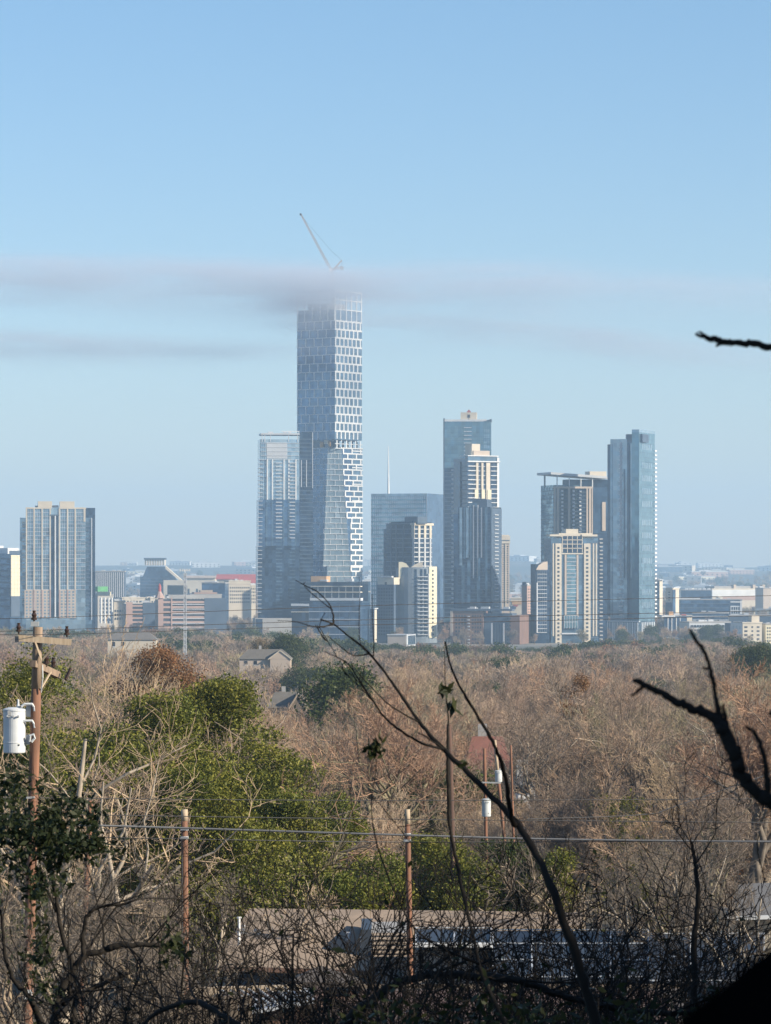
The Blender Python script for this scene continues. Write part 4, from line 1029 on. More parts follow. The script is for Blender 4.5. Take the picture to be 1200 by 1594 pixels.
# special houses in the wood need a gap
gaps = [(-38, 1105, 22), (-20, 735, 12), (-78, 1320, 14), (9.0, 318, 6)]
def in_gap(x, y, h):
    for gx, gy, gr in gaps:
        if abs(x-gx*y/gy) < gr*.8 and gy-gr*7 < y < gy+gr*.6: return True
    return False
VIS = [(372, 456, 1100, 1031), (420, 474, 720, 1096), (160, 248, 1330, 1003), (736, 796, 310, 1180), (808, 834, 240, 1236)]
def clear(x, y, h, s_):
    px = 600+x/y*F; w_ = 3.6*s_/y*F; py = HZ-(gz(x, y)+h-CAMZ)/y*F
    for a, b, D, yv in VIS:
        if y < D+8 and a-w_ < px < b+w_ and (py < yv or D-12 < y): return False
    return True
n_b = 0; stuffpts = []
cand = []
while len(cand) < 13000:
    y = math.sqrt(rnd.uniform(185**2, 2640**2)); x = rnd.uniform(-.128, .128)*y; cand.append((y, x))
cand.sort()
for y, x in cand:
    k = rnd.random(); kind = 'bare'
    px = 600+x/y*F
    if k < .015 or (k < .09 and y > 700): kind = 'oak'
    elif .1 < k < .12: kind = 'rust'
    elif .12 < k < .165: kind = 'olive'
    if 300 < px < 520 and y < 240: continue
    hs = rnd.uniform(.55, 1.25)*(1.0 if y < 450 else 1.42)
    if px > 820 and 215 < y < 420: hs *= 1.12
    H_ = {'bare': 15, 'oak': 12, 'rust': 9, 'olive': 11}[kind]*hs
    for _ in range(10):
        if top_ok(x, y, H_) and clear(x, y, H_, hs): break
        hs *= .87; H_ *= .87
    if not (top_ok(x, y, H_) and clear(x, y, H_, hs)): continue
    if not free(x, y, 2.6*hs+.3 if y < 700 else max(1.6, 3.2*hs)): continue
    rz = rnd.uniform(0, 6.28)
    if n_b < 292 and kind == 'bare':
        plant_tree('bare_tree', near[rnd.randrange(5)], x, y, hs, rz, BARE_L, 'bare trees of the wood'); n_b += 1
    elif kind != 'bare' and y < 1500:
        pr, nm, lab, gr = {'oak': (oak, 'evergreen_oak', 'dark green evergreen oak standing among bare trees of the wood', 'evergreen oaks in the wood'),
                   'rust': (rust, 'rust_leaved_tree', 'rust brown leaved tree standing among bare trees of the wood', 'rust leaved trees in the wood'),
                   'olive': (olive, 'thin_green_tree', 'thin yellow-green tree standing among bare trees of the wood', 'yellow-green trees in the wood')}[kind]
        plant_tree(nm, rnd.choice(pr), x, y, hs, rz, lab, gr, leafy_=True)
    else: stuffpts.append((x, y, gz(x, y)-.5, rz, hs*(1.15 if y > 900 else 1), {'bare': rnd.randrange(5), 'oak': 5, 'rust': 6, 'olive': 0}[kind]))
for a, b, D, yv in VIS:                     # trees close in front of the half hidden houses
    for k in range(7):
        y = D-rnd.uniform(14, 45); px = a-6+(b-a+12)*k/6; x = (px-600)/F*y; s_ = (CAMZ+(HZ-yv-rnd.uniform(0, 6))/F*y-gz(x, y))/(15 if D < 700 else 13)
        if s_ > .2: plant_tree('bare_tree', (near if D < 700 else far_)[k % 5], x, y, s_, k, BARE_L, 'bare trees of the wood')
# trees between the towers and on the plain
for i in range(2600):
    y = 2700*(9500/2700)**rnd.random(); x = rnd.uniform(-.125, .125)*y
    stuffpts.append((x, y, gz(x, y)-1, rnd.uniform(0, 6.28), rnd.uniform(.5, 1.0)*(1+y/9000), rnd.choice([5, 3, 0, 1, 2, 4])))
def far_wood(pts):
    protos_ = []
    col = None
    me = bpy.data.meshes.new('far_wood'); me.from_pydata([p[:3] for p in pts], [], [])
    for nm, ty, ix in (('rz', 'FLOAT', 3), ('sc', 'FLOAT', 4), ('vi', 'INT', 5)):
        a = me.attributes.new(nm, ty, 'POINT'); a.data.foreach_set('value', [p[ix] for p in pts])
    o = link('far_wood', me, kind='stuff')
    g = bpy.data.node_groups.new('far_wood', 'GeometryNodeTree')
    g.interface.new_socket('Geometry', in_out='INPUT', socket_type='NodeSocketGeometry'); g.interface.new_socket('Geometry', in_out='OUTPUT', socket_type='NodeSocketGeometry')
    N, L = g.nodes, g.links; gi = N.new('NodeGroupInput'); go = N.new('NodeGroupOutput')
    m2p = N.new('GeometryNodeMeshToPoints'); L.new(gi.outputs[0], m2p.inputs[0])
    iop = N.new('GeometryNodeInstanceOnPoints'); L.new(m2p.outputs[0], iop.inputs['Points']); iop.inputs['Pick Instance'].default_value = True
    jn = N.new('GeometryNodeJoinGeometry')
    srcs = [(p[0], p[1]) for p in far_]+[(oak_far[0], oak_far[2]), (rust_far[0], rust_far[2])]
    sets = []
    for pr in srcs:
        j2 = N.new('GeometryNodeJoinGeometry')
        for q in pr:
            # the source object is a trunk or crown of a tree that stands in the wood
            ob = next(x for x in bpy.data.objects if x.type == 'MESH' and x.data == q)
            oi = N.new('GeometryNodeObjectInfo'); oi.inputs['Object'].default_value = ob; oi.transform_space = 'ORIGINAL'; L.new(oi.outputs['Geometry'], j2.inputs[0])
        g2 = N.new('GeometryNodeGeometryToInstance'); L.new(j2.outputs[0], g2.inputs[0]); sets.append(g2)
    for g2 in reversed(sets): L.new(g2.outputs[0], jn.inputs[0])
    L.new(jn.outputs[0], iop.inputs['Instance'])
    def att(n, t_):
        a = N.new('GeometryNodeInputNamedAttribute'); a.data_type = t_; a.inputs['Name'].default_value = n; return a.outputs[0]
    L.new(att('vi', 'INT'), iop.inputs['Instance Index'])
    cx = N.new('ShaderNodeCombineXYZ'); L.new(att('rz', 'FLOAT'), cx.inputs[2]); L.new(cx.outputs[0], iop.inputs['Rotation'])
    L.new(att('sc', 'FLOAT'), iop.inputs['Scale']); L.new(iop.outputs[0], go.inputs[0])
    md = o.modifiers.new('wood', 'NODES'); md.node_group = g
oak_far = crown_proto(360, 11, 12, 5000, .34, M['darkleaf'], 22); rust_far = crown_proto(361, 9, 9, 4000, .3, M['rustleaf'], 18)
# the prototype trees of the far wood stand at its near edge
for i, p_ in enumerate(far_):
    y = 640+i*17; x = (-.09+.045*i)*y; plant_tree('bare_tree', p_, x, y, .95, i, BARE_L, 'bare trees of the wood')
plant_tree('evergreen_oak', oak_far, -60, 980, .9, 1, 'dark green evergreen oak standing among bare trees of the wood', 'evergreen oaks in the wood', leafy_=True)
plant_tree('rust_leaved_tree', rust_far, 70, 930, .9, 1, 'rust brown leaved tree standing among bare trees of the wood', 'rust leaved trees in the wood', leafy_=True)
far_wood(stuffpts)

# ---- named trees
def big_oak(seed, px, ytop, D, W, H, n, label, m='oakleaf', size=.085, lobes=34, name='live_oak', zlow=.12, base=None):
    pr = crown_proto(seed, H, W, n, size, M[m], lobes, zlow=zlow)
    x = (px-600)/F*D; zt = CAMZ+(HZ-ytop)/F*D; r = plant_tree(name, pr, x, D, 1, 0, label, None, leafy_=True)
    cz = np.empty(len(pr[2].vertices)*3); pr[2].vertices.foreach_get('co', cz); r.location.z = zt-float(np.percentile(cz[2::3], 99.6)); mb = MB()
    g_ = gz(x, D)
    if r.location.z > g_+.4:
        mb.tube([(0, 0, g_-r.location.z-1), (0, 0, 1.5)], [.42, .3], 9); mb.build('lower_trunk', M['bark'], r)
    return r
big_oak(401, 346, 1060, 172, 6.2, 15.0, 52000, 'tallest cone-topped live oak of the big green clump, behind the left utility pole')
big_oak(402, 228, 1085, 168, 7.6, 13.5, 60000, 'broad live oak forming the left shoulder of the big green clump')
big_oak(403, 412, 1140, 165, 6.4, 12.0, 46000, 'rounded live oak forming the right shoulder of the big green clump')
big_oak(404, 452, 1235, 160, 5.2, 8.6, 34000, 'small live oak low at the right end of the big green clump')
big_oak(405, 365, 1285, 150, 8.2, 7.2, 42000, 'low bushy live oak in front of the big green clump, over the long roof')
big_oak(406, 175, 1130, 160, 4.6, 10.0, 24000, 'dark live oak left of the big green clump, just right of the left utility pole', 'darkleaf')
big_oak(414, 195, 1140, 152, 6.0, 9.5, 34000, 'olive live oak low on the shaded side of the big green clump, behind bare twigs')
big_oak(415, 300, 1190, 150, 6.5, 8.5, 38000, 'olive live oak in the lower middle of the big green clump, behind the cut-off pole')
big_oak(407, 522, 1235, 190, 4.2, 5, 12000, 'yellow-green treetop on its own, right of the big green clump')
big_oak(408, 255, 1008, 330, 9.5, 10.5, 26000, 'wide rust orange tree right behind the big green clump', 'rustleaf', .12, name='rust_tree')
big_oak(409, 40, 1015, 150, 6.5, 15, 30000, 'dusty green oak behind the left utility pole, its top level with the cross-arm', 'oakleaf', .07)
big_oak(418, 5, 1150, 140, 4.5, 10, 22000, 'dark oak at the left edge behind the white transformer', 'darkleaf', .09)
big_oak(410, 1178, 1003, 900, 17, 9, 20000, 'dark green oak clump at the right tree line under the cream block', 'darkleaf', .26)
big_oak(411, 452, 987, 1150, 16, 12, 16000, 'dark green oak at the tree line below the pale condo tower', 'darkleaf', .3)
big_oak(412, 405, 994, 1200, 9, 10, 9000, 'pale tan bushy tree beside the grey-roofed house at the tree line', 'dryleaf', .22, name='tan_tree')
big_oak(413, 905, 1050, 290, 4, 9, 5000, 'thin tree with a few orange leaves at the top right of the wood', 'rustleaf', .09, lobes=14, name='thin_orange_tree')
for i, (px, yt, D, W, H, m, lab) in enumerate((
        (600, 1330, 150, 3.6, 5, 'oakleaf', 'green hedge tree behind the brown roof, left of the leaning dead pole'), (665, 1300, 152, 4.2, 5.4, 'yellowleaf', 'yellow-green hedge tree behind the glazed roof, right of the reddish pole'),
        (730, 1325, 150, 4.2, 5, 'yellowleaf', 'yellow-green hedge tree in the middle of the hedge behind the glazed roof'), (790, 1310, 151, 3.4, 5.2, 'darkleaf', 'dark evergreen in the hedge behind the glazed roof'),
        (860, 1325, 150, 3.4, 4.6, 'yellowleaf', 'olive hedge tree at the right end of the hedge behind the glazed roof'), (540, 1360, 148, 3.4, 4.2, 'oakleaf', 'low green hedge tree at the left end behind the brown roof'),
        (1010, 1375, 150, 2.4, 3.6, 'yellowleaf', 'small yellow-green shrub behind the right end of the glazed roof'))):
    big_oak(430+i, px, yt, D, W, H, 15000, lab, m, .07, 16, name='hedge_tree', zlow=.02)
# big bare trees whose limbs can be told apart
def lone(seed, px, ytop, D, H, label, tb='palebark', kids=(0, 6, 5, 5, 4), wig=.26, trunk=.22, fork=4, tw='twig', name='bare_tree', group=None, tr=.008):
    pr = bare_proto(name, seed, H, 5, list(kids), SP, tb=tb, tw=tw, wig=wig, trunk=trunk, fork=fork, tr=tr)
    x = (px-600)/F*D; r = plant_tree(name, pr, x, D, 1, 0, label, group); r.location.z = CAMZ+(HZ-ytop)/F*D-H
    g_ = gz(x, D)
    if r.location.z > g_+.8:
        mb = MB(); mb.tube([(0, 0, g_-r.location.z-1), (0, 0, 0)], [H*.02+.05, H*.02], 8); mb.build('lower_trunk', M[tb], r)
    return r
lone(501, 1000, 1035, 250, 17, 'big bare pecan with a dark spreading trunk, left of the thick black branch', 'bark')
lone(502, 880, 1040, 260, 16, 'big bare tree with fine tan twigs under the cream window-dotted tower', 'bark')
lone(503, 1120, 1045, 240, 17, 'big bare tree behind the thick black branch at the right side', 'palebark')
lone(504, 1190, 1110, 200, 13, 'bare tree with pale upright stems at the right edge of the wood', 'palebark')
lone(505, 95, 958, 118, 17, 'tall pale-barked bare tree right behind the left utility pole, twigs above the cross-arm', 'palebark', (0, 5, 4, 4, 3), .3)
lone(506, 150, 1150, 125, 8, 'crooked pale bare tree between the left utility pole and the big green clump', 'palebark', (0, 5, 4, 4, 3), .34)
lone(507, 560, 1130, 215, 13, 'bare tan tree with dense upright twigs, centre of the wood', 'bark')
lone(508, 640, 1110, 235, 14, 'bare grey tree behind the long diagonal branch', 'bark')
lone(509, 830, 1090, 225, 13, 'bare tree with one pale forked trunk, right of the transformer poles', 'palebark')
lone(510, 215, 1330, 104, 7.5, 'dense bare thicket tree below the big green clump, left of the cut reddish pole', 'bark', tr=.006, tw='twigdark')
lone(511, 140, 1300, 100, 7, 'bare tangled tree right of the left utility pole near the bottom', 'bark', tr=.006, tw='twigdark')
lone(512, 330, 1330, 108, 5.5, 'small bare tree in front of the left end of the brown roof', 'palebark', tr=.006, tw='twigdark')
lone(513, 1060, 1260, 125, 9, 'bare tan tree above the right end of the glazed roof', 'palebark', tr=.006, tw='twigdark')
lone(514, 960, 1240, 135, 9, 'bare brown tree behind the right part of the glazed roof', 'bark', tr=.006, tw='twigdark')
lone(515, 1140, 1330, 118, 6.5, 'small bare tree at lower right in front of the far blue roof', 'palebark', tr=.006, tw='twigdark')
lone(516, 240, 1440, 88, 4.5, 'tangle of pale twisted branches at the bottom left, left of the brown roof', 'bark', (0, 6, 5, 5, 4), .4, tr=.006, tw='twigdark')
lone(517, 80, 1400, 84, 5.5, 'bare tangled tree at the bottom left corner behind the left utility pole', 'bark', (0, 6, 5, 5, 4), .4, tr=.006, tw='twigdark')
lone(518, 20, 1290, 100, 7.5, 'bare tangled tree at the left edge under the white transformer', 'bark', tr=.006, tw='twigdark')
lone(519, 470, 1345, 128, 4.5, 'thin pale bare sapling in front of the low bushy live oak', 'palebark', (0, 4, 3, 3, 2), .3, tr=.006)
for i, (px, yt, D, H) in enumerate(((700, 1100, 260, 14), (770, 1060, 320, 15), (930, 1080, 225, 13), (1050, 1120, 212, 12), (740, 1180, 215, 10), (880, 1170, 200, 11), (1160, 1080, 260, 15), (600, 1200, 195, 9), (1000, 1190, 190, 10), (1110, 1210, 180, 9))):
    lone(530+i, px, yt, D, H, 'bare brown tree filling the near right part of the wood behind the wires', 'bark', group='near bare trees behind the wires')
# ------------------------------------------------------------ poles, wires, houses
def woodmat(name, c, c2):
    m, N, L, B = nodes(name)
    tc = N.new('ShaderNodeTexCoord'); mp = N.new('ShaderNodeMapping'); mp.inputs['Scale'].default_value = (14, 14, .7); L.new(tc.outputs['Object'], mp.inputs[0])
    L.new(mix_rgb(N, L, ramp(N, L, noise(N, L, 1.0, 6, mp.outputs[0]), .35, .65), c, c2), B.inputs['Base Color']); B.inputs['Roughness'].default_value = .85
    b = N.new('ShaderNodeBump'); b.inputs['Strength'].default_value = .5; L.new(noise(N, L, 1.5, 6, mp.outputs[0]), b.inputs['Height']); L.new(b.outputs[0], B.inputs['Normal'])
    return m
M['pole'] = woodmat('weathered_red_wood', (.28, .13, .075), (.13, .07, .045))
M['poletop'] = woodmat('grey_brown_wood', (.32, .23, .16), (.19, .14, .10))
M['poledark'] = woodmat('dark_wood', (.12, .065, .045), (.07, .045, .035))
M['arm'] = woodmat('sun_bleached_timber', (.50, .40, .28), (.38, .29, .20))
M['galv'] = mat('galvanised_steel', (.55, .55, .53), (.42, .42, .41), 3, rough=.45, metal=.3)
M['tank'] = mat('transformer_paint', (.66, .68, .68), (.56, .58, .58), 2.5, rough=.45)
M['tank2'] = mat('pale_transformer_paint', (.60, .63, .62), (.48, .50, .50), 2.5, rough=.5)
M['ceramic'] = mat('brown_ceramic', (.06, .035, .025), (.04, .025, .02), 5, rough=.25)
M['wire'] = mat('black_cable', (.022, .022, .024), (.03, .03, .032), 5, rough=.6)
M['cable'] = mat('blue_grey_cable', (.055, .062, .075), (.04, .045, .055), 3, rough=.5)

def pole(name, label, top, D, bot, rpx, m='pole', cap=True, group=None, topm=None, toplen=0):
    (xt, yt), (xb, yb) = top, bot
    a = P(xt, yt, D); b = P(xb, yb, D); g = gz(b.x, D); k = (a.z-g+.5)/(a.z-b.z); b = a+(b-a)*k
    rt = empty(name, (b.x, D, b.z), 0, label=label, cat='pole', group=group); r = rpx/F*D
    a_ = a-rt.location; mb = MB(); n = 10
    mid = a_*(1-toplen/a_.length) if toplen else a_
    mb.tube([mid*(i/n) for i in range(n+1)], [r*(1.18-.22*i/n) for i in range(n+1)], 12)
    mb.build('shaft', M[m], rt, smooth=True)
    if toplen:
        mb = MB(); mb.tube([mid, a_], [r*.97, r*.93], 12); mb.build('bleached_top', M[topm], rt, smooth=True)
    return rt, a_
def insulator(loc, parent, s=1.0, d=Vector((0, 0, 1))):
    mb = MB(); p = Vector(loc); q = [0, .05, .05, .1, .1, .15, .15, .2, .24]; r = [.02, .02, .06, .06, .035, .055, .055, .03, .035]
    mb.tube([p+d*t_*s for t_ in q], [a*s for a in r], 10); return mb.build('insulator', M['ceramic'], parent)
D1 = 90
p1, a1 = pole('utility_pole', 'tall leaning utility pole with two cross-arms at the left, white transformer beside it', (59, 976), D1, (42, 1594), 8.0, toplen=1.6, topm='poletop')
def r1(px, py, dd=0): return P(px, py, D1+dd)-p1.location
mb = MB(); mb.bar(r1(28, 993, -.22), r1(111, 1000, -.12), .13, .16); mb.build('cross_arm', M['arm'], p1)
mb = MB(); mb.bar(r1(26, 995, -.3), r1(26.3, 995, .1), .1, .15); mb.build('arm_end_bracket', M['darkmetal'], p1)
for q in ((54.5, 999), (87, 1002)):
    mb = MB(); mb.bar(r1(*q, -.3), r1(65, 1028, -.22), .035, .045); mb.build('arm_brace', M['arm'], p1)
mb = MB(); mb.bar(r1(51, 1033, -.3), r1(90, 1051, 1.6), .15, .17); mb.build('lower_cross_arm', M['poletop'], p1)
mb = MB(); mb.bar(r1(79, 1046, .6), r1(63, 1073, -.1), .035, .045); mb.build('arm_brace', M['arm'], p1)
mb = MB(); mb.tube([r1(66, 1035, -.2), r1(66.5, 1055, -.2), r1(64, 1078, -.15)], .018, 5); mb.build('ground_wire', M['galv'], p1)
insulator(r1(53, 969, 0), p1, 1.3); insulator(r1(29, 987, -.2), p1, 1.2); insulator(r1(104, 992, -.14), p1, 1.2)
insulator(r1(72, 1038, .5), p1, 1.5); insulator(r1(83, 1042, 1.1), p1, 1.3)
mb = MB(); mb.box(*(lambda v: (v.x-.1, v.x+.1, v.y-.32, v.y-.22, v.z-.06, v.z+.06))(r1(56, 971, 0))); mb.tube([r1(53.5, 975, -.15), r1(53.5, 968, -.1)], .03, 6); mb.build('top_pin_bracket', M['galv'], p1)
mb = MB(); mb.bar(r1(102, 1058, 1.2), r1(110, 1040, 1.4), .06, .06); mb.build('fuse_cutout', M['ceramic'], p1)
for y_ in (1097, 1123):
    mb = MB(); mb.tube([r1(33, y_+3, -.15), r1(38, y_-1, -.15), r1(50, y_-1, -.15), r1(53, y_+4, -.1), r1(54, y_+10, -.1)], .035, 7); mb.build('transformer_bracket', M['tank'], p1)
mb = MB(); mb.bar(r1(40, 1106, 0), r1(52, 1108, 0), .06, .3); mb.bar(r1(40, 1152, 0), r1(52, 1150, 0), .06, .25); mb.build('mounting_plate', M['galv'], p1)
mb = MB(); mb.tube([r1(46, 1154, -.15), r1(47, 1145, -.2), r1(52, 1143, -.2), r1(54, 1149, -.15), r1(49, 1155, -.15)], .035, 6); mb.build('secondary_bracket', M['tank'], p1)
mb = MB(); mb.bar(r1(41, 1242, -.16), r1(54, 1241, -.16), .07, .05); mb.build('cable_clamp', M['galv'], p1)
mb = MB(); q = r1(43.5, 1548, -.2); mb.box(q.x-.11, q.x+.11, q.y-.03, q.y, q.z-.12, q.z+.12); mb.build('white_tag', M['white'], p1)

def transformer(label, px, y0, y1, wpx, D, m='tank', group=None):
    c = P(px, y1, D); rt = empty('transformer', c, 0, label=label, cat='transformer', group=group)
    r = wpx/2/F*D; h = (y1-y0)/F*D; mb = MB()
    mb.tube([(0, 0, 0), (0, 0, .01), (0, 0, h*.02), (0, 0, h*.22), (0, 0, h*.225), (0, 0, h*.245), (0, 0, h*.25), (0, 0, h*.93)], [r*.93, r*.97, r, r, r*1.03, r*1.03, r, r], 32)
    mb.build('tank', M[m], rt, smooth=False)
    mb = MB(); mb.tube([(0, 0, h*.925), (0, 0, h*.96), (0, 0, h*.965), (0, 0, h)], [r*1.05, r*1.05, r*.98, r*.55], 32); mb.build('lid', M[m], rt)
    mb = MB(); x = r*.35; mb.tube([(x, -r*.2, h*.97), (x, -r*.2, h*1.03), (x, -r*.2, h*1.06), (x, -r*.2, h*1.17), (x, -r*.2, h*1.18)], [r*.12, r*.16, r*.11, r*.09, r*.04], 10); mb.build('bushing', M[m], rt)
    for s_ in (-.5, 0, .45):
        mb = MB(); mb.tube([(r*s_, -r*.85, h*.8), (r*s_, -r*1.15, h*.82)], r*.09, 8); mb.build('terminal', M['galv'], rt)
    mb = MB(); mb.box(r*.4, r*.55, -r*.95, -r*.85, h*.17, h*.2); mb.build('drain_plug', M['darkmetal'], rt)
    mb = MB(); mb.box(-r*.5, -r*.2, -r*1.02, -r*.8, h*.84, h*.94); mb.build('lid_clamp', M['galv'], rt)
    return rt
transformer('big white cylindrical transformer hung left of the tall leaning utility pole', 22.5, 1101, 1172, 35, D1)
p2, _ = pole('utility_pole', 'cut-off reddish pole standing in front of the big green clump', (287, 1260), 105, (288, 1594), 5.6, toplen=.35, topm='arm')
pole('utility_pole', 'brown pole half hidden behind black leaves, right of the tall leaning utility pole', (141, 1246), 112, (124, 1594), 4.2, m='pole')
p3, _ = pole('utility_pole', 'thin reddish pole with a bleached top, over the left end of the glazed roof', (634, 1260), 118, (637, 1430), 4.4, toplen=.5, topm='arm')
for pl, D_, x_, y_ in ((p2, 105, 287, 1290), (p2, 105, 287, 1304), (p3, 118, 634, 1299), (p3, 118, 634, 1309)):
    q = P(x_, y_, D_)-pl.location; mb = MB(); mb.tube([q+Vector((0, 0, -.05)), q+Vector((0, 0, .05))], .125, 12); mb.bar(q+Vector((-.1, -.13, 0)), q+Vector((.12, -.16, 0)), .05, .07); mb.build('cable_clamp', M['galv'], pl)
q = P(284, 1330, 105)-p2.location; mb = MB(); mb.tube([q+Vector((0, -.11, z_)) for z_ in (0, -.6, -1.4, -3)], .02, 6); mb.build('riser_cable', M['wire'], p2)
D4 = 180
pole('utility_pole', 'middle transformer pole, left of the pair, carrying the lower pale transformer', (754, 1165), D4, (757, 1330), 2.6, m='pole')
p5, _ = pole('utility_pole', 'leaning transformer pole, right of the pair, with its bleached upper half', (770, 1152), D4+3, (787, 1330), 2.6, toplen=2.2, topm='arm')
pole('utility_pole', 'dark pole standing behind the long diagonal branch, left of the transformer poles', (699, 1128), 150, (704, 1300), 4.0, m='poledark')
pole('utility_pole', 'thin dark rusty pole just right of the transformer poles', (795, 1160), 186, (800, 1330), 1.8, m='pole')
transformer('small pale transformer on the right pole of the middle pair', 776, 1199, 1217, 11, D4+2.4, 'tank2')
transformer('small pale ribbed transformer on the left pole of the middle pair', 757, 1243, 1271, 14, D4-1, 'tank2')
rt = empty('platform_arm', P(757, 1218, D4-.3), label='thin grey platform arm between the two transformer poles', cat='cross arm')
mb = MB(); mb.bar((-.3, 0, 0), (.75, 0, -.02), .12, .07); mb.build('arm', M['galv'], rt)
def wire(name, label, pts, m='wire', r=.011, group=None):
    ps = [P(*q) for q in pts]; n = 26; out = []
    for i in range(n+1):
        t_ = i/n*(len(ps)-1); k = min(len(ps)-2, int(t_)); f = t_-k
        p0, p1_, p2_, p3 = ps[max(k-1, 0)], ps[k], ps[k+1], ps[min(k+2, len(ps)-1)]
        out.append(.5*((2*p1_)+(p2_-p0)*f+(2*p0-5*p1_+4*p2_-p3)*f*f+(3*p1_-p0-3*p2_+p3)*f**3))
    o = out[0]; mb = MB(); mb.tube([p-o for p in out], r, 6); x = mb.build(name, M[m], label=label, cat='wire', group=group); x.location = o; return x
wire('power_line', 'topmost thin power line crossing the towers from the pole top', ((-80, 961, 90), (53, 962, 90), (600, 942, 96), (1290, 925, 102)), r=.0085)
wire('power_line', 'second thin power line, from the left end of the upper cross-arm', ((-80, 981, 90), (29, 982, 90), (600, 964, 96), (1290, 949, 102)), r=.0085)
wire('power_line', 'third thin power line, from the right end of the upper cross-arm', ((-80, 987, 90), (104, 987, 90), (600, 972, 96), (1290, 956, 102)), r=.0085)
wire('power_line', 'faint pale wire crossing the big green clump below its top', ((52, 1153, 90), (300, 1152, 92), (600, 1158, 95), (760, 1175, 150)), 'wire', .004)
wire('cable', 'thin black cable crossing the wood highest of the lower four', ((-80, 1240, 90), (48, 1242, 90), (600, 1246, 94), (1290, 1243, 98)), r=.012)
wire('cable', 'thin black cable second of the lower four, just above the thick one', ((-80, 1265, 90), (47, 1267, 90), (600, 1275, 94), (1290, 1281, 98)), r=.012)
wire('cable', 'thick blue-grey bundled cable crossing the wood', ((-80, 1278, 90), (47, 1282, 90), (287, 1289, 92), (600, 1299, 94), (900, 1307, 96), (1290, 1311, 98)), 'cable', .03)
wire('cable', 'lowest thin black cable just under the thick bundled one', ((-80, 1298, 90), (46, 1301, 90), (400, 1308, 92), (700, 1311, 95), (1290, 1308, 98)), r=.013)
wire('cable', 'thin sagging service cable slanting right of the middle of the wood', ((820, 1275, 60), (1000, 1268, 62), (1060, 1252, 63), (1290, 1172, 70)), r=.009)

# ---- houses
def shingle(name, c, c2):
    m, N, L, B = nodes(name)
    tc = N.new('ShaderNodeTexCoord'); br = N.new('ShaderNodeTexBrick'); L.new(tc.outputs['Object'], br.inputs[0])
    br.inputs['Scale'].default_value = 3; br.inputs['Color1'].default_value = (*c, 1); br.inputs['Color2'].default_value = (*c2, 1); br.inputs['Mortar'].default_value = (*[x*.7 for x in c2], 1)
    br.inputs['Mortar Size'].default_value = .012
    L.new(mix_rgb(N, L, ramp(N, L, noise(N, L, .7, 5), .35, .7), br.outputs[0], tuple(x*.72 for x in c)), B.inputs['Base Color']); B.inputs['Roughness'].default_value = .9
    return m
M['shingle'] = shingle('brown_shingles', (.36, .275, .20), (.31, .235, .175))
M['shingle2'] = shingle('grey_brown_shingles', (.13, .105, .085), (.10, .085, .075))
M['greyroof'] = shingle('grey_shingles', (.20, .19, .18), (.15, .145, .14))
M['panel'] = mat('blue_glazed_panel', (.028, .036, .05), (.045, .056, .072), .6, rough=.5, spec=.4)
M['fence'] = woodmat('fence_boards', (.22, .17, .12), (.12, .095, .07))
def quadroof(mb, a, b, c, d, th=.18):
    mb.hexa([Vector(a)-Vector((0, 0, th)), Vector(b)-Vector((0, 0, th)), Vector(c)-Vector((0, 0, th)), Vector(d)-Vector((0, 0, th)), a, b, c, d])
# long brown roof: its ridge at y 1416, eave at y 1508
h1 = empty('house', P(560, 1510, 124), label='long low house with a big brown shingle roof and white vent pipes', cat='house'); o1 = h1.location
def h(px, py, D): return P(px, py, D)-o1
mb = MB(); quadroof(mb, h(333, 1505, 123), h(576, 1512, 124), h(576, 1416, 133), h(388, 1414, 133)); mb.build('roof', M['shingle'], h1)
mb = MB(); quadroof(mb, h(576.5, 1450, 130), h(905, 1440, 131), h(905, 1420, 135), h(576.5, 1416, 133.2)); mb.build('rear_roof', M['shingle'], h1)
gl = gz(0, 124)-o1.z
mb = MB(); A, B_ = h(345, 1509, 123.6), h(572, 1515, 124.6); mb.box(A.x, B_.x, .6, 8, gl, -.1); mb.build('wall', M['slate'], h1)
mb = MB(); mb.bar(h(333, 1507, 122.9), h(576, 1514.5, 123.9), .12, .16); mb.build('fascia', M['poledark'], h1)
for px, yt, yb, D in ((372, 1427, 1471, 126.5), (542, 1451, 1463, 127.3), (563, 1458, 1476, 127), (573, 1437, 1452, 129), (379, 1440, 1452, 128.6)):
    mb = MB(); mb.tube([h(px, yb, D), h(px, yt+3, D), h(px, yt+2.5, D), h(px, yt, D)], [.05, .05, .09, .08], 8); mb.build('vent_pipe', M['white'], h1)
mb = MB(); mb.bar(h(397, 1448, 128.6), h(404, 1453, 128.2), .1, .1); mb.tube([h(379, 1453, 128.6), h(379, 1450, 128.6)], [.16, .1], 10); mb.build('roof_flashing', M['galv'], h1)
mb = MB(); mb.box(h(562, 0, 126).x, h(578, 0, 126).x, h(0, 0, 126).y, h(0, 0, 130).y, gl, h(0, 1447, 126).z); mb.build('shaded_step_wall', M['darkmetal'], h1)  # step in the roof, its dark colour painting the shadow in the notch
mb = MB(); mb.box(h(575, 0, 127).x, h(640, 0, 127).x, h(0, 0, 127).y, h(0, 0, 131).y, gl, h(0, 1452, 127).z); mb.build('board_wall', M['concrete'], h1)
for i in range(8):
    mb = MB(); z_ = h(0, 1456+i*7, 126.9).z; mb.box(h(576, 0, 126.9).x, h(639, 0, 126.9).x, h(0, 0, 126.9).y, h(0, 0, 127).y-.01, z_, z_+.09); mb.build('wall_board', M['tan'], h1)
mb = MB(); mb.box(h(602, 0, 128).x, h(614, 0, 128).x, h(0, 0, 128).y, h(0, 0, 129).y, h(0, 1453, 128).z, h(0, 1448, 128).z); mb.build('red_roof_box', M['red'], h1)
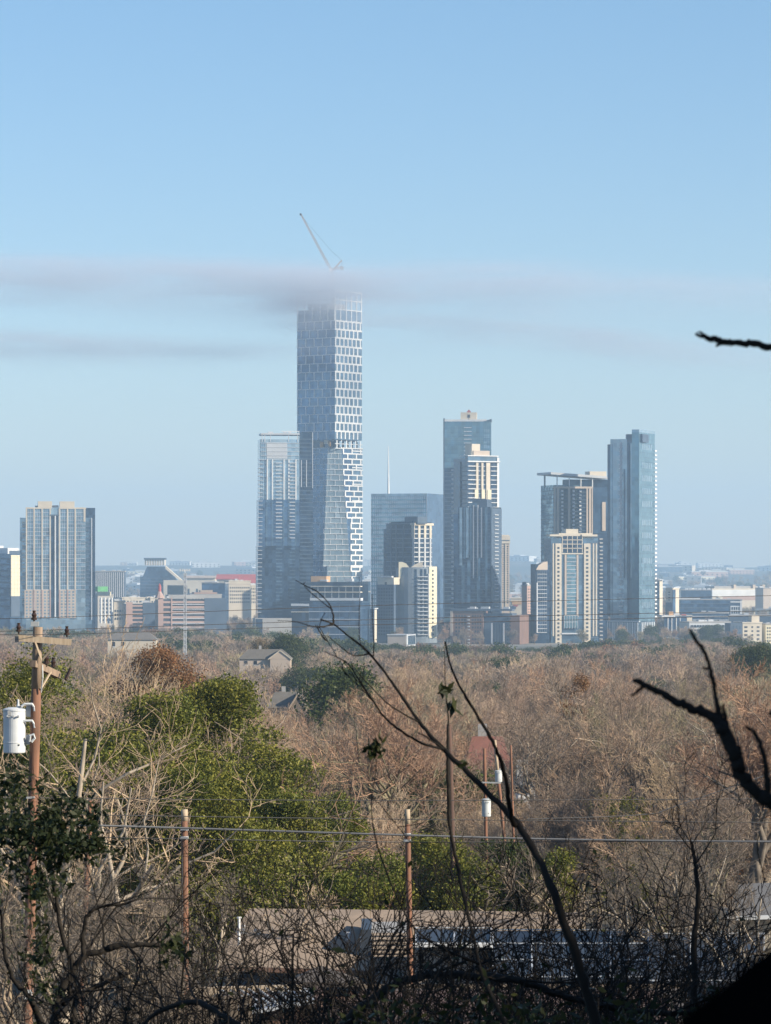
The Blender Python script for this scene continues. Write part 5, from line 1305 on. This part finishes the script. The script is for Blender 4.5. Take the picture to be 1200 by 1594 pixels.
# small hip-roofed porch in front
h3 = empty('porch', (P(505, 1560, 108).x, 108, gz(-1.5, 108)), label='small dark porch with a hipped roof in front of the long brown roof', cat='porch')
def h3p(px, py, D): return P(px, py, D)-h3.location
mb = MB(); apx = h3p(500, 1503, 110); c4 = [h3p(447, 1529, 107), h3p(562, 1529, 107), h3p(556, 1522, 112.5), h3p(452, 1522, 112.5)]
n0 = len(mb.v); mb.v += [tuple(apx)]+[tuple(q) for q in c4]+[tuple(q-Vector((0, 0, .15))) for q in c4]
for i in range(4): mb.f.append((0, 1+i, 1+(i+1) % 4)); mb.f.append((1+i, 5+i, 5+(i+1) % 4, 1+(i+1) % 4)); mb.m += [0, 0]
mb.f.append((5, 6, 7, 8)); mb.m.append(0); mb.build('roof', M['shingle2'], h3)
for px in (460, 492, 522, 549):
    mb = MB(); q = h3p(px, 1530, 107.4); mb.box(q.x-.06, q.x+.06, q.y, q.y+.12, 0, q.z); mb.build('post', M['poledark'], h3)
mb = MB(); q, q2 = h3p(470, 1530, 111), h3p(545, 1530, 111); mb.box(q.x, q2.x, q.y, q.y+.2, 0, q.z+.1); mb.build('back_wall', M['slate'], h3)
# lower left shed roofs
h4 = empty('shed', (P(420, 1590, 95).x, 95, gz(-3, 95)), label='low shed with a pale metal roof at the bottom left of the small dark porch', cat='shed')
def h4p(px, py, D): return P(px, py, D)-h4.location
mb = MB(); quadroof(mb, h4p(385, 1575, 94), h4p(490, 1556, 94), h4p(485, 1538, 97), h4p(330, 1545, 97), .1); mb.build('roof', M['lightgrey'], h4)
mb = MB(); mb.bar(h4p(300, 1546, 96.9), h4p(470, 1541, 96.9), .25, .3); mb.build('roof_beam', M['arm'], h4)
for i in range(10):
    mb = MB(); a_ = h4p(345+i*14, 1545-i*.6, 96.6); b_ = h4p(392+i*10, 1572-i*1.6, 94.2); mb.bar(a_+Vector((0, 0, .06)), b_+Vector((0, 0, .06)), .05, .05); mb.build('roof_seam', M['galv'], h4)
mb = MB(); q, q2 = h4p(350, 1580, 95), h4p(500, 1580, 95); mb.box(q.x, q2.x, 0, 3, -2, h4p(0, 1556, 95).z); mb.build('wall', M['poledark'], h4)
h5 = empty('garage', (P(600, 1594, 100).x, 100, gz(0, 100)), label='dusty brown flat roof along the bottom edge below the thick curved branch', cat='garage')
def h5p(px, py, D): return P(px, py, D)-h5.location
mb = MB(); quadroof(mb, h5p(420, 1640, 94), h5p(1120, 1640, 94), h5p(1060, 1538, 112), h5p(560, 1538, 112), .15); mb.build('roof', M['shingle2'], h5)
mb = MB(); mb.bar(h5p(560, 1537, 112), h5p(1060, 1537, 112), .15, .2); mb.build('ridge_board', M['fence'], h5)
mb = MB(); q, q2 = h5p(440, 1640, 96), h5p(1080, 1640, 96); mb.box(q.x, q2.x, 0, 9, -3, h5p(0, 1630, 96).z); mb.build('wall', M['poledark'], h5)
# glazed roof
h2 = empty('greenhouse', P(820, 1530, 118), label='long building with dark blue glazed roof panels framed by thin white bars', cat='greenhouse')
def hh(px, py, D): return P(px, py, D)-h2.location
def prect(x0, x1, yt, yb, Dt, Db, parent, bars, rows):
    mb = MB(); quadroof(mb, hh(x0, yb, Db), hh(x1, yb, Db), hh(x1, yt, Dt), hh(x0, yt, Dt), .12); pn = mb.build('roof_panel', M['panel'], parent)
    up = Vector((0, -.02, .05))
    for x in bars:
        mb = MB(); mb.bar(hh(x, yb, Db)+up, hh(x, yt, Dt)+up, .05, .05); mb.build('glazing_bar', M['lightgrey'], pn)
    for k in rows:
        mb = MB(); a_ = hh(x0, yb, Db).lerp(hh(x0, yt, Dt), k)+up; b_ = hh(x1, yb, Db).lerp(hh(x1, yt, Dt), k)+up; mb.bar(a_, b_, .035, .04); mb.build('glazing_bar', M['lightgrey'], pn)
prect(645, 765, 1446, 1470, 126, 122, h2, (647, 707, 764), (0.0, 1.0))
prect(766, 1010, 1449, 1524, 126, 116, h2, (767, 828, 889, 950, 1009), (0.02, .36, .7, 1.0))
prect(1011, 1190, 1455, 1530, 124, 115, h2, (1075, 1135, 1189), (.02, .5, 1.0))
gl2 = gz(3, 120)-h2.location.z
mb = MB(); a_, b_ = hh(645, 1472, 122.6), hh(765, 1472, 122.6); mb.box(a_.x, b_.x, a_.y, a_.y+3, gl2, a_.z-.16); mb.build('front_wall', M['tan'], h2)
mb = MB(); a_, b_ = hh(741, 1472, 122.4), hh(763, 1472, 122.4); mb.box(a_.x, b_.x, a_.y, a_.y+.3, gl2, a_.z-.2); mb.build('dark_doorway', M['darkmetal'], h2)
mb = MB(); mb.bar(hh(643, 1471.5, 121.9), hh(766, 1471.5, 121.9), .16, .12); mb.build('eave_beam', M['white'], h2)
mb = MB(); a_, b_ = hh(770, 1526, 116.6), hh(1185, 1530, 116.6); mb.box(a_.x, b_.x, a_.y, a_.y+6, gl2-.5, a_.z-.14); mb.build('lower_wall', M['slate'], h2)
h6 = empty('house', P(1165, 1400, 150), label='house with a pale blue-grey roof behind bare twigs at the right edge', cat='house')
def h6p(px, py, D): return P(px, py, D)-h6.location
mb = MB(); quadroof(mb, h6p(1130, 1428, 149), h6p(1250, 1424, 149), h6p(1240, 1372, 156), h6p(1150, 1376, 156)); mb.build('roof', M['greyroof'], h6)
mb = MB(); q = h6p(1138, 1430, 149.6); mb.box(q.x, q.x+3, .2, 6, gz(16, 150)-h6.location.z, q.z-.1); mb.build('wall', M['cream'], h6)
mb = MB(); mb.bar(h6p(1128, 1430, 148.9), h6p(1252, 1426, 148.9), .14, .16); mb.build('fascia', M['white'], h6)
# low wooden fence bottom left
fe = empty('fence', (P(310, 1594, 86).x, 86, gz(-5, 86)), label='weathered board fence at the bottom left below the pale shed roof', cat='fence')
for i in range(17):
    mb = MB(); q = P(268+i*7.4, 1548+(i % 3)*1.5, 86)-fe.location; mb.box(q.x, q.x+.1, -.02, .02, -.2, q.z); mb.build('board', M['fence'], fe)
mb = MB(); mb.box(P(266, 0, 86).x-fe.location.x, P(392, 0, 86).x-fe.location.x, .03, .08, 1.0, 1.1); mb.build('rail', M['fence'], fe)

M['redshingle'] = shingle('red_brown_shingles', (.26, .11, .08), (.20, .09, .07)); M['mossy'] = shingle('weathered_shingles', (.17, .155, .135), (.13, .12, .105))
# houses deep in the wood
def cottage(label, x0, x1, yr, ye, yb, D, mr, mw, gab=1, rake='cream', depth=9, cat='house', name='house'):
    c = P((x0+x1)/2, yb, D); g0 = min(c.z-6, gz(c.x, D)-1); rt = empty(name, c, 0, label=label, cat=cat)
    hw = (x1-x0)/2/F*D; ze = (yb-ye)/F*D; zr = (yb-yr)/F*D; mb = MB(); mb.box(-hw*.94, hw*.94, .4, depth-.4, g0-c.z, ze); mb.build('wall', M[mw], rt)
    mb = MB()
    mb.v += [(-hw, 0, ze), (hw, 0, ze), (hw, depth, ze), (-hw, depth, ze), (-hw*.62, depth/2, zr), (hw*.62, depth/2, zr)]
    mb.f += [(0, 1, 5, 4), (1, 2, 5), (2, 3, 4, 5), (3, 0, 4), (3, 2, 1, 0)]; mb.m += [0]*5; mb.build('roof', M[mr], rt)
    if gab:
        gx = hw*.55; gw = hw*.4; mb = MB(); mb.prism([(gx-gw, -.9, ze), (gx+gw, -.9, ze), (gx, -.9, ze+(zr-ze)*.85)], (0, depth*.5, 0)); mb.box(gx-gw*.9, gx+gw*.9, -.85, 1, g0-c.z, ze); mb.build('gable', M[mw], rt)
        for s_ in (-1, 1):
            mb = MB(); mb.bar((gx+s_*gw*1.1, -1.0, ze-.1), (gx, -1.0, ze+(zr-ze)*.9), .3, .3); mb.build('rake_board', M[rake], rt)
            mb = MB(); a_ = Vector((gx+s_*gw*1.1, -.95, ze)); b_ = Vector((gx, -.95, ze+(zr-ze)*.92)); off = Vector((0, depth*.5, 0)); mb.hexa([a_, b_, b_+off, a_+off, a_+Vector((0, 0, .2)), b_+Vector((0, 0, .2)), b_+off+Vector((0, 0, .2)), a_+off+Vector((0, 0, .2))]); mb.build('gable_roof', M[mr], rt)
    for k in (-.7, -.35):
        mb = MB(); mb.box(hw*k-.5, hw*k+.5, .3, .42, ze*.35, ze*.8); f_ = mb.build('window', M['win'], rt)
        mb = MB(); mb.box(hw*k-.62, hw*k+.62, .28, .36, ze*.3, ze*.36); mb.build('sill', M['white'], f_)
    mb = MB(); mb.box(-hw*.2-.4, -hw*.2+.4, depth*.5, depth*.5+.8, ze, zr+1.1); mb.build('chimney', M['concrete'], rt)
    return rt
cottage('two-storey house with grey hipped roof and cream gable at the tree line', 370, 455, 1011, 1026, 1040, 1100, 'mossy', 'tan')
cottage('house roof with pale gable boards poking out of the bare wood', 415, 478, 1078, 1102, 1120, 720, 'mossy', 'fence', rake='arm')
cottage('house with dark roof and narrow cream end wall left of the rust orange tree', 165, 245, 984, 996, 1012, 1330, 'greyroof', 'cream', gab=0)
cottage('house with a brick red roof and chimney behind the transformer poles', 722, 800, 1150, 1198, 1225, 310, 'redshingle', 'brick', gab=0)
cottage('white-walled cottage peeking out right of the transformer poles', 806, 834, 1214, 1222, 1240, 240, 'greyroof', 'white', gab=0)

# ------------------------------------------------------------ foreground branches, in the shade
def cr_spline(pts, n):
    out = []
    for k in range(len(pts)-1):
        p0, p1_, p2_, p3 = pts[max(k-1, 0)], pts[k], pts[k+1], pts[min(k+2, len(pts)-1)]
        for i in range(n):
            f = i/n; out.append(.5*((2*p1_)+(p2_-p0)*f+(2*p0-5*p1_+4*p2_-p3)*f*f+(3*p1_-p0-3*p2_+p3)*f**3))
    out.append(pts[-1]); return out
NR = random.Random(77)
def branch(parent, pts, name='branch', twigs=0, m='shadebark', tl=.5, rec=1, knob=.12, tseed=1, ws=1):
    """pts: (px, py, D, width in px) from the thick end to the thin end"""
    o = parent.location if parent else Vector()
    v = cr_spline([Vector((*P(a, b, D), w/2/F*D*ws)) for a, b, D, w in pts], 7)
    mb = MB(); rr = random.Random(tseed); c = [Vector(q[:3])-o for q in v]; r = [max(.0012, q[3]*(1+rr.uniform(-knob, knob))) for q in v]
    c = [p+Vector((rr.gauss(0, 1), rr.gauss(0, 1), rr.gauss(0, 1)))*r[i]*.18 for i, p in enumerate(c)]
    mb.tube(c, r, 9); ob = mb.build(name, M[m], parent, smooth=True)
    if twigs:
        s = Skel(tseed)
        for i in range(twigs):
            k = rr.randrange(len(c)//4, len(c)); d = (c[min(k+1, len(c)-1)]-c[max(k-1, 0)]).normalized()
            ax = d.orthogonal().normalized(); ax.rotate(Matrix.Rotation(rr.random()*6.283, 3, d)); a = rr.uniform(.4, 1.0)
            s.grow(c[k], (d*math.cos(a)+ax*math.sin(a)+Vector((0, 0, .25))).normalized(), tl*rr.uniform(.4, 1.2), max(.002, r[k]*.4), 1, 1+rec, [0, 3, 3], [(.4, .9)], .05, .16, .6, .6, 5, .3, .0016)
        segs = [x for l in s.seg.values() for x in l]
        link('twigs', seg_mesh('twigs', segs, 5, M[m]), parent)
    return ob
def leaves_at(parent, cens, n, spread, size, m, seed, name='leaves'):
    rng = np.random.default_rng(seed); o = np.array(parent.location); c = np.array([tuple(q) for q in cens])-o
    k = rng.integers(0, len(c), n); return link(name, leaf_mesh(name, c[k]+rng.normal(size=(n, 3))*spread, size, M[m], rng, .45), parent)

# tree A: the long diagonal branch
tA = empty('foreground_tree', (P(1010, 0, 13).x, 13, gz(1, 13)), label='black bare foreground tree whose long diagonal branch crosses the towers', cat='tree')
g_ = gz(1, 13)
branch(tA, [(1010, HZ+(CAMZ-g_)/13*F+60, 13, 46), (1000, 2000, 13, 40), (970, 1720, 13, 34), (930, 1594, 13, 26), (900, 1500, 13, 22), (862, 1390, 13, 19), (812, 1292, 13.1, 16), (745, 1220, 13.2, 13), (692, 1168, 13.3, 11), (652, 1122, 13.4, 8.5), (610, 1062, 13.5, 6.5), (574, 1016, 13.6, 5.5), (545, 992, 13.7, 4.5), (519, 971, 13.8, 4)], 'trunk', 0, tseed=3, ws=.66)
for i, pts in enumerate((
        [(519, 971, 13.8, 4), (518, 955, 13.8, 3), (512, 940, 13.8, 2.5), (495, 922, 13.9, 2.2), (478, 913, 14, 2), (460, 903, 14, 1.2)],
        [(519, 972, 13.8, 3.4), (500, 976, 13.7, 2.8), (482, 974, 13.6, 2.2), (462, 968, 13.6, 1.6), (432, 966, 13.6, .8)],
        [(519, 971, 13.8, 3.2), (508, 967, 13.7, 3.2), (499, 964, 13.7, 2.6)],
        [(518, 950, 13.8, 2), (476, 915, 13.9, 1.5), (476, 905, 14, 1.2)],
        [(574, 1016, 13.6, 4), (562, 1004, 13.5, 2), (559, 975, 13.5, 1.6), (560, 930, 13.5, 1)],
        [(574, 1018, 13.6, 3), (550, 1020, 13.5, 2.4), (532, 1008, 13.5, 1.8), (510, 990, 13.5, 1)],
        [(581, 1020, 13.6, 2.5), (582, 1000, 13.5, 2), (580, 965, 13.5, 1.4), (579, 925, 13.5, .8)],
        [(690, 1166, 13.3, 6), (660, 1158, 13.2, 5), (630, 1142, 13.1, 4.6), (600, 1118, 13.1, 4), (580, 1090, 13, 3.6), (560, 1060, 13, 3), (540, 1032, 13, 2.4), (505, 1014, 13, 1.4)],
        [(652, 1124, 13.4, 4), (610, 1100, 13.3, 3), (580, 1072, 13.3, 2.4), (560, 1050, 13.3, 1.6), (545, 1030, 13.3, 1)],
        [(690, 1166, 13.3, 4), (665, 1148, 13.2, 3), (650, 1140, 13.2, 2)],
        [(800, 1285, 13.1, 12), (792, 1250, 13, 9), (786, 1210, 12.9, 8), (772, 1165, 12.8, 7), (750, 1125, 12.8, 6), (722, 1080, 12.7, 5), (702, 1038, 12.7, 4), (693, 998, 12.7, 2.6)],
        [(700, 1290, 14, 8), (698, 1240, 14, 8), (697, 1180, 14, 7), (697, 1140, 14, 5), (698, 1120, 14, 3), (694, 1080, 14, 2.4), (692, 1030, 14, 1.6), (692, 1000, 14, .9)])):
    branch(tA, pts, 'branch', 3 if i in (7,) else 0, tl=.3, tseed=20+i, ws=.8)
branch(tA, [(700, 1285, 14, 8), (712, 1350, 14, 9), (730, 1430, 13.9, 10), (760, 1540, 13.8, 12), (850, 1700, 13.6, 16), (960, 1800, 13.3, 20), (1000, 2000, 13, 26)], 'branch', 4, tl=.5, tseed=52, ws=.6)
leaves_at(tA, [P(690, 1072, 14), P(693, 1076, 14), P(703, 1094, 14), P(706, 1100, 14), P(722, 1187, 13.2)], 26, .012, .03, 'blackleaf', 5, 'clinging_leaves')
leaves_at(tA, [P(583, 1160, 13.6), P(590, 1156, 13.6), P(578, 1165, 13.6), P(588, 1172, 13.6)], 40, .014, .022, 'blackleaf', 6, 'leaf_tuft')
branch(tA, [(586, 1150, 13.6, 1.6), (585, 1200, 13.6, 2.2), (578, 1260, 13.6, 3), (595, 1340, 13.6, 4), (650, 1450, 13.6, 5), (745, 1500, 13.8, 8)], 'branch', 5, tl=.35, tseed=60, ws=.6)

# tree B: thick black branch at the right, and the stub near the top
DB = 6.0
tB = empty('foreground_tree', (P(1560, 0, DB).x, DB, gz(1, DB)), label='nearest black foreground tree reaching in from the right with thick knobbly branches', cat='tree')
g_ = gz(1, DB); yb_ = HZ+(CAMZ-g_)/DB*F
branch(tB, [(1560, yb_+40, DB, 150), (1545, 1900, DB, 120), (1530, 1500, DB, 100), (1500, 1000, DB, 80), (1490, 640, DB, 60), (1440, 300, DB, 30)], 'trunk', 0, tseed=5)
branch(tB, [(1532, 1500, DB, 62), (1400, 1400, DB, 50), (1280, 1300, DB, 38), (1215, 1255, DB, 30), (1175, 1232, DB, 25), (1152, 1205, DB, 25), (1143, 1170, DB, 26), (1128, 1138, DB, 26), (1108, 1115, DB, 20), (1070, 1101, DB, 17), (1040, 1085, DB, 14), (1008, 1068, DB, 11), (987, 1058, DB, 9)], 'thick_branch', 0, tseed=6, ws=.86)
for i, pts in enumerate(([(1002, 1067, DB, 7), (994, 1075, DB, 6), (983, 1084, DB, 4)],
        [(1122, 1128, DB, 14), (1115, 1090, DB, 9), (1108, 1050, DB, 8), (1098, 1018, DB, 7), (1085, 999, DB, 7), (1073, 979, DB, 5)],
        [(1136, 1150, DB, 11), (1131, 1125, DB, 8), (1125, 1095, DB, 5)], [(1102, 1042, DB, 5), (1094, 1039, DB, 4)],
        [(1196, 1246, DB, 14), (1193, 1210, DB, 11), (1188, 1175, DB, 9), (1178, 1145, DB, 8), (1160, 1130, DB, 5)],
        [(1143, 1175, DB, 16), (1132, 1165, DB, 12), (1124, 1145, DB, 6)],
        [(1497, 560, DB, 40), (1400, 555, DB, 26), (1280, 548, DB, 17), (1200, 539, DB, 13.5), (1165, 535, DB, 12.5), (1135, 533, DB, 11.5), (1115, 529, DB, 11), (1100, 526, DB, 9), (1083, 520, DB, 5)],
        [(1100, 524, DB, 5), (1092, 518, DB, 4), (1087, 517, DB, 3)], [(1125, 531, DB, 9), (1118, 537, DB, 6), (1114, 538, DB, 3)],
        [(1290, 1080, 6.5, 12), (1230, 1100, 6.5, 9), (1197, 1112, 6.5, 7)])):
    branch(tB, pts, 'branch', 0, tseed=70+i, knob=.1, ws=.88)
# tree C: curved branch along the bottom
tC = empty('foreground_tree', (P(480, 0, 16).x, 16, gz(-1, 16)), label='black foreground tree with a long curved branch along the bottom of the view', cat='tree')
g_ = gz(-.5, 16)
branch(tC, [(470, HZ+(CAMZ-g_)/16*F+40, 16, 40), (480, 2000, 16, 34), (500, 1750, 16, 26), (530, 1610, 16, 18), (575, 1560, 16, 15), (620, 1530, 16, 13), (680, 1518, 16, 12), (750, 1520, 16, 12), (820, 1530, 16, 12), (880, 1552, 16.1, 11), (960, 1570, 16.2, 10), (1040, 1578, 16.3, 9), (1100, 1570, 16.4, 7)], 'trunk', 14, tl=.7, rec=2, tseed=8)
branch(tC, [(500, 1750, 16, 22), (430, 1650, 16, 14), (360, 1590, 16.2, 10), (300, 1560, 16.4, 9), (240, 1580, 16.5, 7), (200, 1620, 16.5, 5)], 'branch', 8, tl=.6, tseed=9)
# tree D: crooked dark branches at bottom left with shaded evergreen leaves
tD = empty('foreground_tree', (P(60, 0, 20).x, 20, gz(-2, 20)), label='shaded foreground tree with crooked black branches and clumps of dark leaves at the left', cat='tree')
g_ = gz(-2, 20); yb_ = HZ+(CAMZ-g_)/20*F
branch(tD, [(60, yb_+30, 20, 40), (70, 1900, 20, 34), (85, 1650, 20, 20), (90, 1560, 20, 14), (108, 1520, 20, 11), (130, 1490, 20, 10), (160, 1480, 20, 10), (185, 1472, 20, 11), (225, 1470, 20, 8), (262, 1475, 20, 5)], 'trunk', 8, tl=.8, rec=2, tseed=10)
for i, pts in enumerate(([(85, 1650, 20, 20), (50, 1560, 19.8, 9), (25, 1530, 19.8, 7), (8, 1490, 19.8, 6), (3, 1430, 19.8, 5), (-10, 1380, 19.8, 4)],
        [(130, 1492, 20, 9), (130, 1450, 20, 7), (140, 1420, 20, 6), (165, 1410, 20, 5), (190, 1408, 20, 4), (215, 1400, 20, 3), (245, 1398, 20.2, 2.5), (300, 1400, 20.4, 2)],
        [(108, 1545, 20, 8), (112, 1500, 20, 7), (95, 1450, 20, 7), (88, 1400, 20, 6), (78, 1350, 20, 5), (70, 1315, 20, 4), (60, 1280, 20, 3)],
        [(100, 1560, 20, 12), (118, 1545, 20, 9), (112, 1600, 20, 9)],
        [(88, 1420, 20, 5), (75, 1390, 20, 4), (60, 1370, 20, 3), (55, 1340, 20, 2)],
        [(200, 1515, 21, 6), (175, 1525, 21, 7), (130, 1545, 21, 9), (90, 1580, 20.5, 12)])):
    branch(tD, pts, 'branch', 4, tl=.5, tseed=90+i)
rngD = random.Random(4); cen = []
for (cx_, cy__, sx, sy, n) in ((25, 1300, 25, 14, 14), (60, 1270, 25, 14, 12), (20, 1225, 14, 10, 6), (60, 1330, 14, 16, 8), (90, 1345, 8, 10, 5), (110, 1318, 14, 6, 10), (135, 1312, 14, 5, 10), (115, 1245, 10, 10, 6), (140, 1285, 8, 8, 5),
        (30, 1350, 10, 12, 5), (55, 1500, 10, 16, 6), (62, 1460, 8, 14, 4), (270, 1475, 8, 8, 5), (95, 1285, 14, 10, 8), (5, 1265, 10, 14, 8), (50, 1375, 8, 8, 4), (60, 1395, 6, 6, 3)):
    for k in range(n*2): cen.append(P(cx_+rngD.gauss(0, sx*1.25), cy__+rngD.gauss(0, sy*1.5), 19.7+rngD.gauss(0, .3)))
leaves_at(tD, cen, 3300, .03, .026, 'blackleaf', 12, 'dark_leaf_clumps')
# understory of thin shaded saplings
rngS = random.Random(321)
def sapling(seed, px, ytop, D, spreadpx, label, stems=5, lean=0, leafn=0, group=None):
    s = Skel(seed); R_ = s.r; x = (px-600)/F*D; g = gz(x, D)-.1; zt = CAMZ+(HZ-ytop)/F*D; Hh = zt-g
    rt = empty('sapling', (x, D, g), label=label, cat='sapling', group=group); s.seg[0] = []
    for i in range(stems):
        d = Vector((R_.gauss(0, .10)+lean, R_.gauss(0, .10), 1)).normalized(); p = Vector((R_.gauss(0, .12), R_.gauss(0, .12), 0)); n = 9; r = .016*R_.uniform(.6, 1.1); hh_ = Hh*R_.uniform(.72, 1)
        for k in range(n):
            d = (d+Vector((R_.gauss(0, .16), R_.gauss(0, .16), .07))).normalized(); q = p+d*hh_/n; r2 = .015*(1-.8*(k+1)/n)*R_.uniform(.9, 1.1)+.002
            s.seg[0].append((*p, *q, r, r2))
            if k > 1:
                for j in range(3):
                    ax = d.orthogonal().normalized(); ax.rotate(Matrix.Rotation(R_.random()*6.283, 3, d)); a = R_.uniform(.4, .95)
                    s.grow(p.lerp(q, R_.random()), d*math.cos(a)+ax*math.sin(a), Hh*.17*R_.uniform(.5, 1.2), max(.003, r2*.45), 1, 2, [0, 4, 3], [(.4, .9)], .08, .34, .72, .62, 6, .2, .0027)
            p, r = q, r2
    link('stems', seg_mesh('stems', s.seg[0], 7, M['shadebark']), rt); link('twigs', seg_mesh('twigs', [x_ for l in s.seg if l for x_ in s.seg[l]], 4, M['shadebark']), rt)
    if leafn:
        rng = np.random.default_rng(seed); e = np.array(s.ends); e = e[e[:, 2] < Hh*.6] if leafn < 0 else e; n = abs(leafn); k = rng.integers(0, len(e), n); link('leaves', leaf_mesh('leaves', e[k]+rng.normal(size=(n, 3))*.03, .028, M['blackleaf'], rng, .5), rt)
    return rt
for i, (px, yt, D, st_, lf, lab) in enumerate((
        (600, 1290, 26, 5, 60, 'shaded thin sapling rising below the diagonal branch, left of the thin reddish pole'), (650, 1330, 22, 5, 0, 'shaded thin sapling in front of the left glazed panels'),
        (560, 1420, 20, 4, 0, 'shaded low sapling in front of the brown roof end'), (740, 1330, 24, 5, 40, 'shaded thin sapling in front of the hedge middle'),
        (820, 1350, 21, 4, 0, 'shaded sapling under the diagonal branch in front of the glazed roof'), (900, 1290, 27, 5, 30, 'shaded sapling right of the diagonal branch with a fan of twigs'),
        (965, 1285, 24, 6, 30, 'shaded many-stemmed sapling left of the tall crooked dark stem'), (1020, 1330, 22, 5, 0, 'shaded sapling beside the tall crooked dark stem'),
        (1090, 1340, 24, 4, 0, 'shaded sapling above the black blurred stump'), (480, 1440, 18, 4, 30, 'shaded low sapling in front of the small dark porch'),
        (700, 1440, 17, 4, 50, 'shaded low sapling at the bottom middle'), (420, 1400, 24, 3, 0, 'shaded thin sapling crossing the brown roof'),
        (330, 1480, 19, 4, 20, 'shaded low sapling left of the pale shed roof'), (160, 1440, 22, 4, 0, 'shaded low sapling at the bottom left behind crooked black branches'),
        (870, 1460, 15, 4, 60, 'shaded low leafy sapling below the glazed roof'), (980, 1480, 16, 4, 120, 'shaded low leafy sapling left of the black blurred stump'),
        (620, 1500, 15, 4, 120, 'shaded low leafy sapling at the bottom, left of centre'))):
    sapling(600+i, px, yt, D, 40, lab, st_, (i % 3-1)*.05, lf)
for i in range(14):
    px = 470+i*49+rngS.uniform(-14, 14); D = rngS.uniform(13, 27)
    sapling(700+i, px, rngS.uniform(1380, 1500), D, 40, 'shaded low sapling in the dark tangle of twigs along the bottom', 5, rngS.uniform(-.2, .2), 20, group='low saplings in the bottom tangle')
for i in range(16):
    px = 560+i*36+rngS.uniform(-14, 14); D = rngS.uniform(15, 26)
    sapling(770+i, px, rngS.uniform(1330, 1470), D, 40, 'shaded thin stems of the undergrowth rising in front of the glazed roof', 3, rngS.uniform(-.25, .25), 10, group='thin stems before the glazed roof')
for i in range(8):
    px = 20+i*52+rngS.uniform(-14, 14); D = rngS.uniform(15, 27)
    sapling(740+i, px, rngS.uniform(1430, 1520), D, 40, 'shaded low sapling in the dark tangle of twigs along the bottom', 5, rngS.uniform(-.2, .2), 20, group='low saplings in the bottom tangle')
tE = empty('sapling', (P(1075, 0, 18).x, 18, gz(1.6, 18)), label='tall crooked dark stem ending at the thick cable, left of the black blurred stump', cat='sapling')
branch(tE, [(1085, HZ+(CAMZ-gz(1.6, 18))/18*F+20, 18, 18), (1082, 1700, 18, 14), (1082, 1560, 18, 11), (1080, 1480, 18, 10), (1086, 1410, 18, 8), (1084, 1360, 18, 7), (1080, 1330, 18, 6), (1076, 1310, 18, 4)], 'stem', 6, tl=.5, rec=2, tseed=31)
# understory leaves near the ground
un = empty('shrub', (P(700, 0, 14).x, 14, gz(.5, 14)), label='low shaded shrub with dark leaves along the bottom edge of the view', cat='shrub')
cen = [P(600+NR.uniform(-60, 520), 1590+abs(NR.gauss(0, 40))-NR.random()*40, 14+NR.uniform(-1, 1.5)) for i in range(60)]
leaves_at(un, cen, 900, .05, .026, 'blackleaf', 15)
s = Skel(91); s.seg[0] = []
for q in cen[::3]:
    b0 = Vector((q.x*.9, q.y, gz(q.x, q.y))); pr_ = b0
    for k in range(5): nx_ = b0.lerp(q, (k+1)/5)+Vector((s.r.gauss(0, .03), s.r.gauss(0, .03), 0)); s.seg[0].append((*(pr_-un.location), *(nx_-un.location), .012-.0016*k, .012-.0016*(k+1))); pr_ = nx_
link('stems', seg_mesh('stems', s.seg[0], 5, M['shadebark']), un)

# the black blurred stump in the lower right corner
DS = 1.25
stp = empty('tree_stump', (P(1300, 0, DS).x, DS, gz(0, DS)), label='black out-of-focus rounded stump filling the lower right corner', cat='tree stump')
prof = [(1320, 1425), (1260, 1440), (1215, 1468), (1165, 1508), (1120, 1548), (1065, 1590), (1035, 1640), (1015, 1750), (1005, 2100)]
xc_ = P(1310, 0, DS).x; mb = MB(); zt = [(abs(P(a, 0, DS).x-xc_)+.002, P(0, b, DS).z-stp.location.z) for a, b in prof]
pts = [(xc_-stp.location.x, 0, z_) for r_, z_ in zt]+[(xc_-stp.location.x, 0, -.1)]; rad = [r_ for r_, z_ in zt]+[.13]
mb.tube(pts, rad, 40); vv = []
for i, p_ in enumerate(mb.v):
    a_ = math.atan2(p_[1], p_[0]-(xc_-stp.location.x)); f_ = 1+.018*math.sin(a_*7+p_[2]*5)+.012*math.sin(a_*13-p_[2]*9); vv.append(((p_[0]-(xc_-stp.location.x))*f_+(xc_-stp.location.x), p_[1]*f_, p_[2]))
mb.v = vv; M['stump'] = bark('black_bark', (.004, .0035, .0035), (.002, .002, .002), scale=14); M['stump'].node_tree.nodes['Principled BSDF'].inputs['Specular IOR Level'].default_value = 0; mb.build('stump', M['stump'], stp, smooth=True)

# unseen junipers added to the right of the view to keep the near slope in shade
jr = random.Random(8)
for i, (x, y) in enumerate(((7.5, 2), (9.5, 7), (12, 12), (10, -4), (14.5, 17), (17, 22), (15, 6), (20, 27), (13, 0), (18, 13))):
    plant_tree('juniper', cedar[0], x, y, jr.uniform(.95, 1.3), jr.random()*6, 'dark unseen juniper added beside the viewpoint to shade the near slope', 'unseen junipers added beside the viewpoint', leafy_=True)
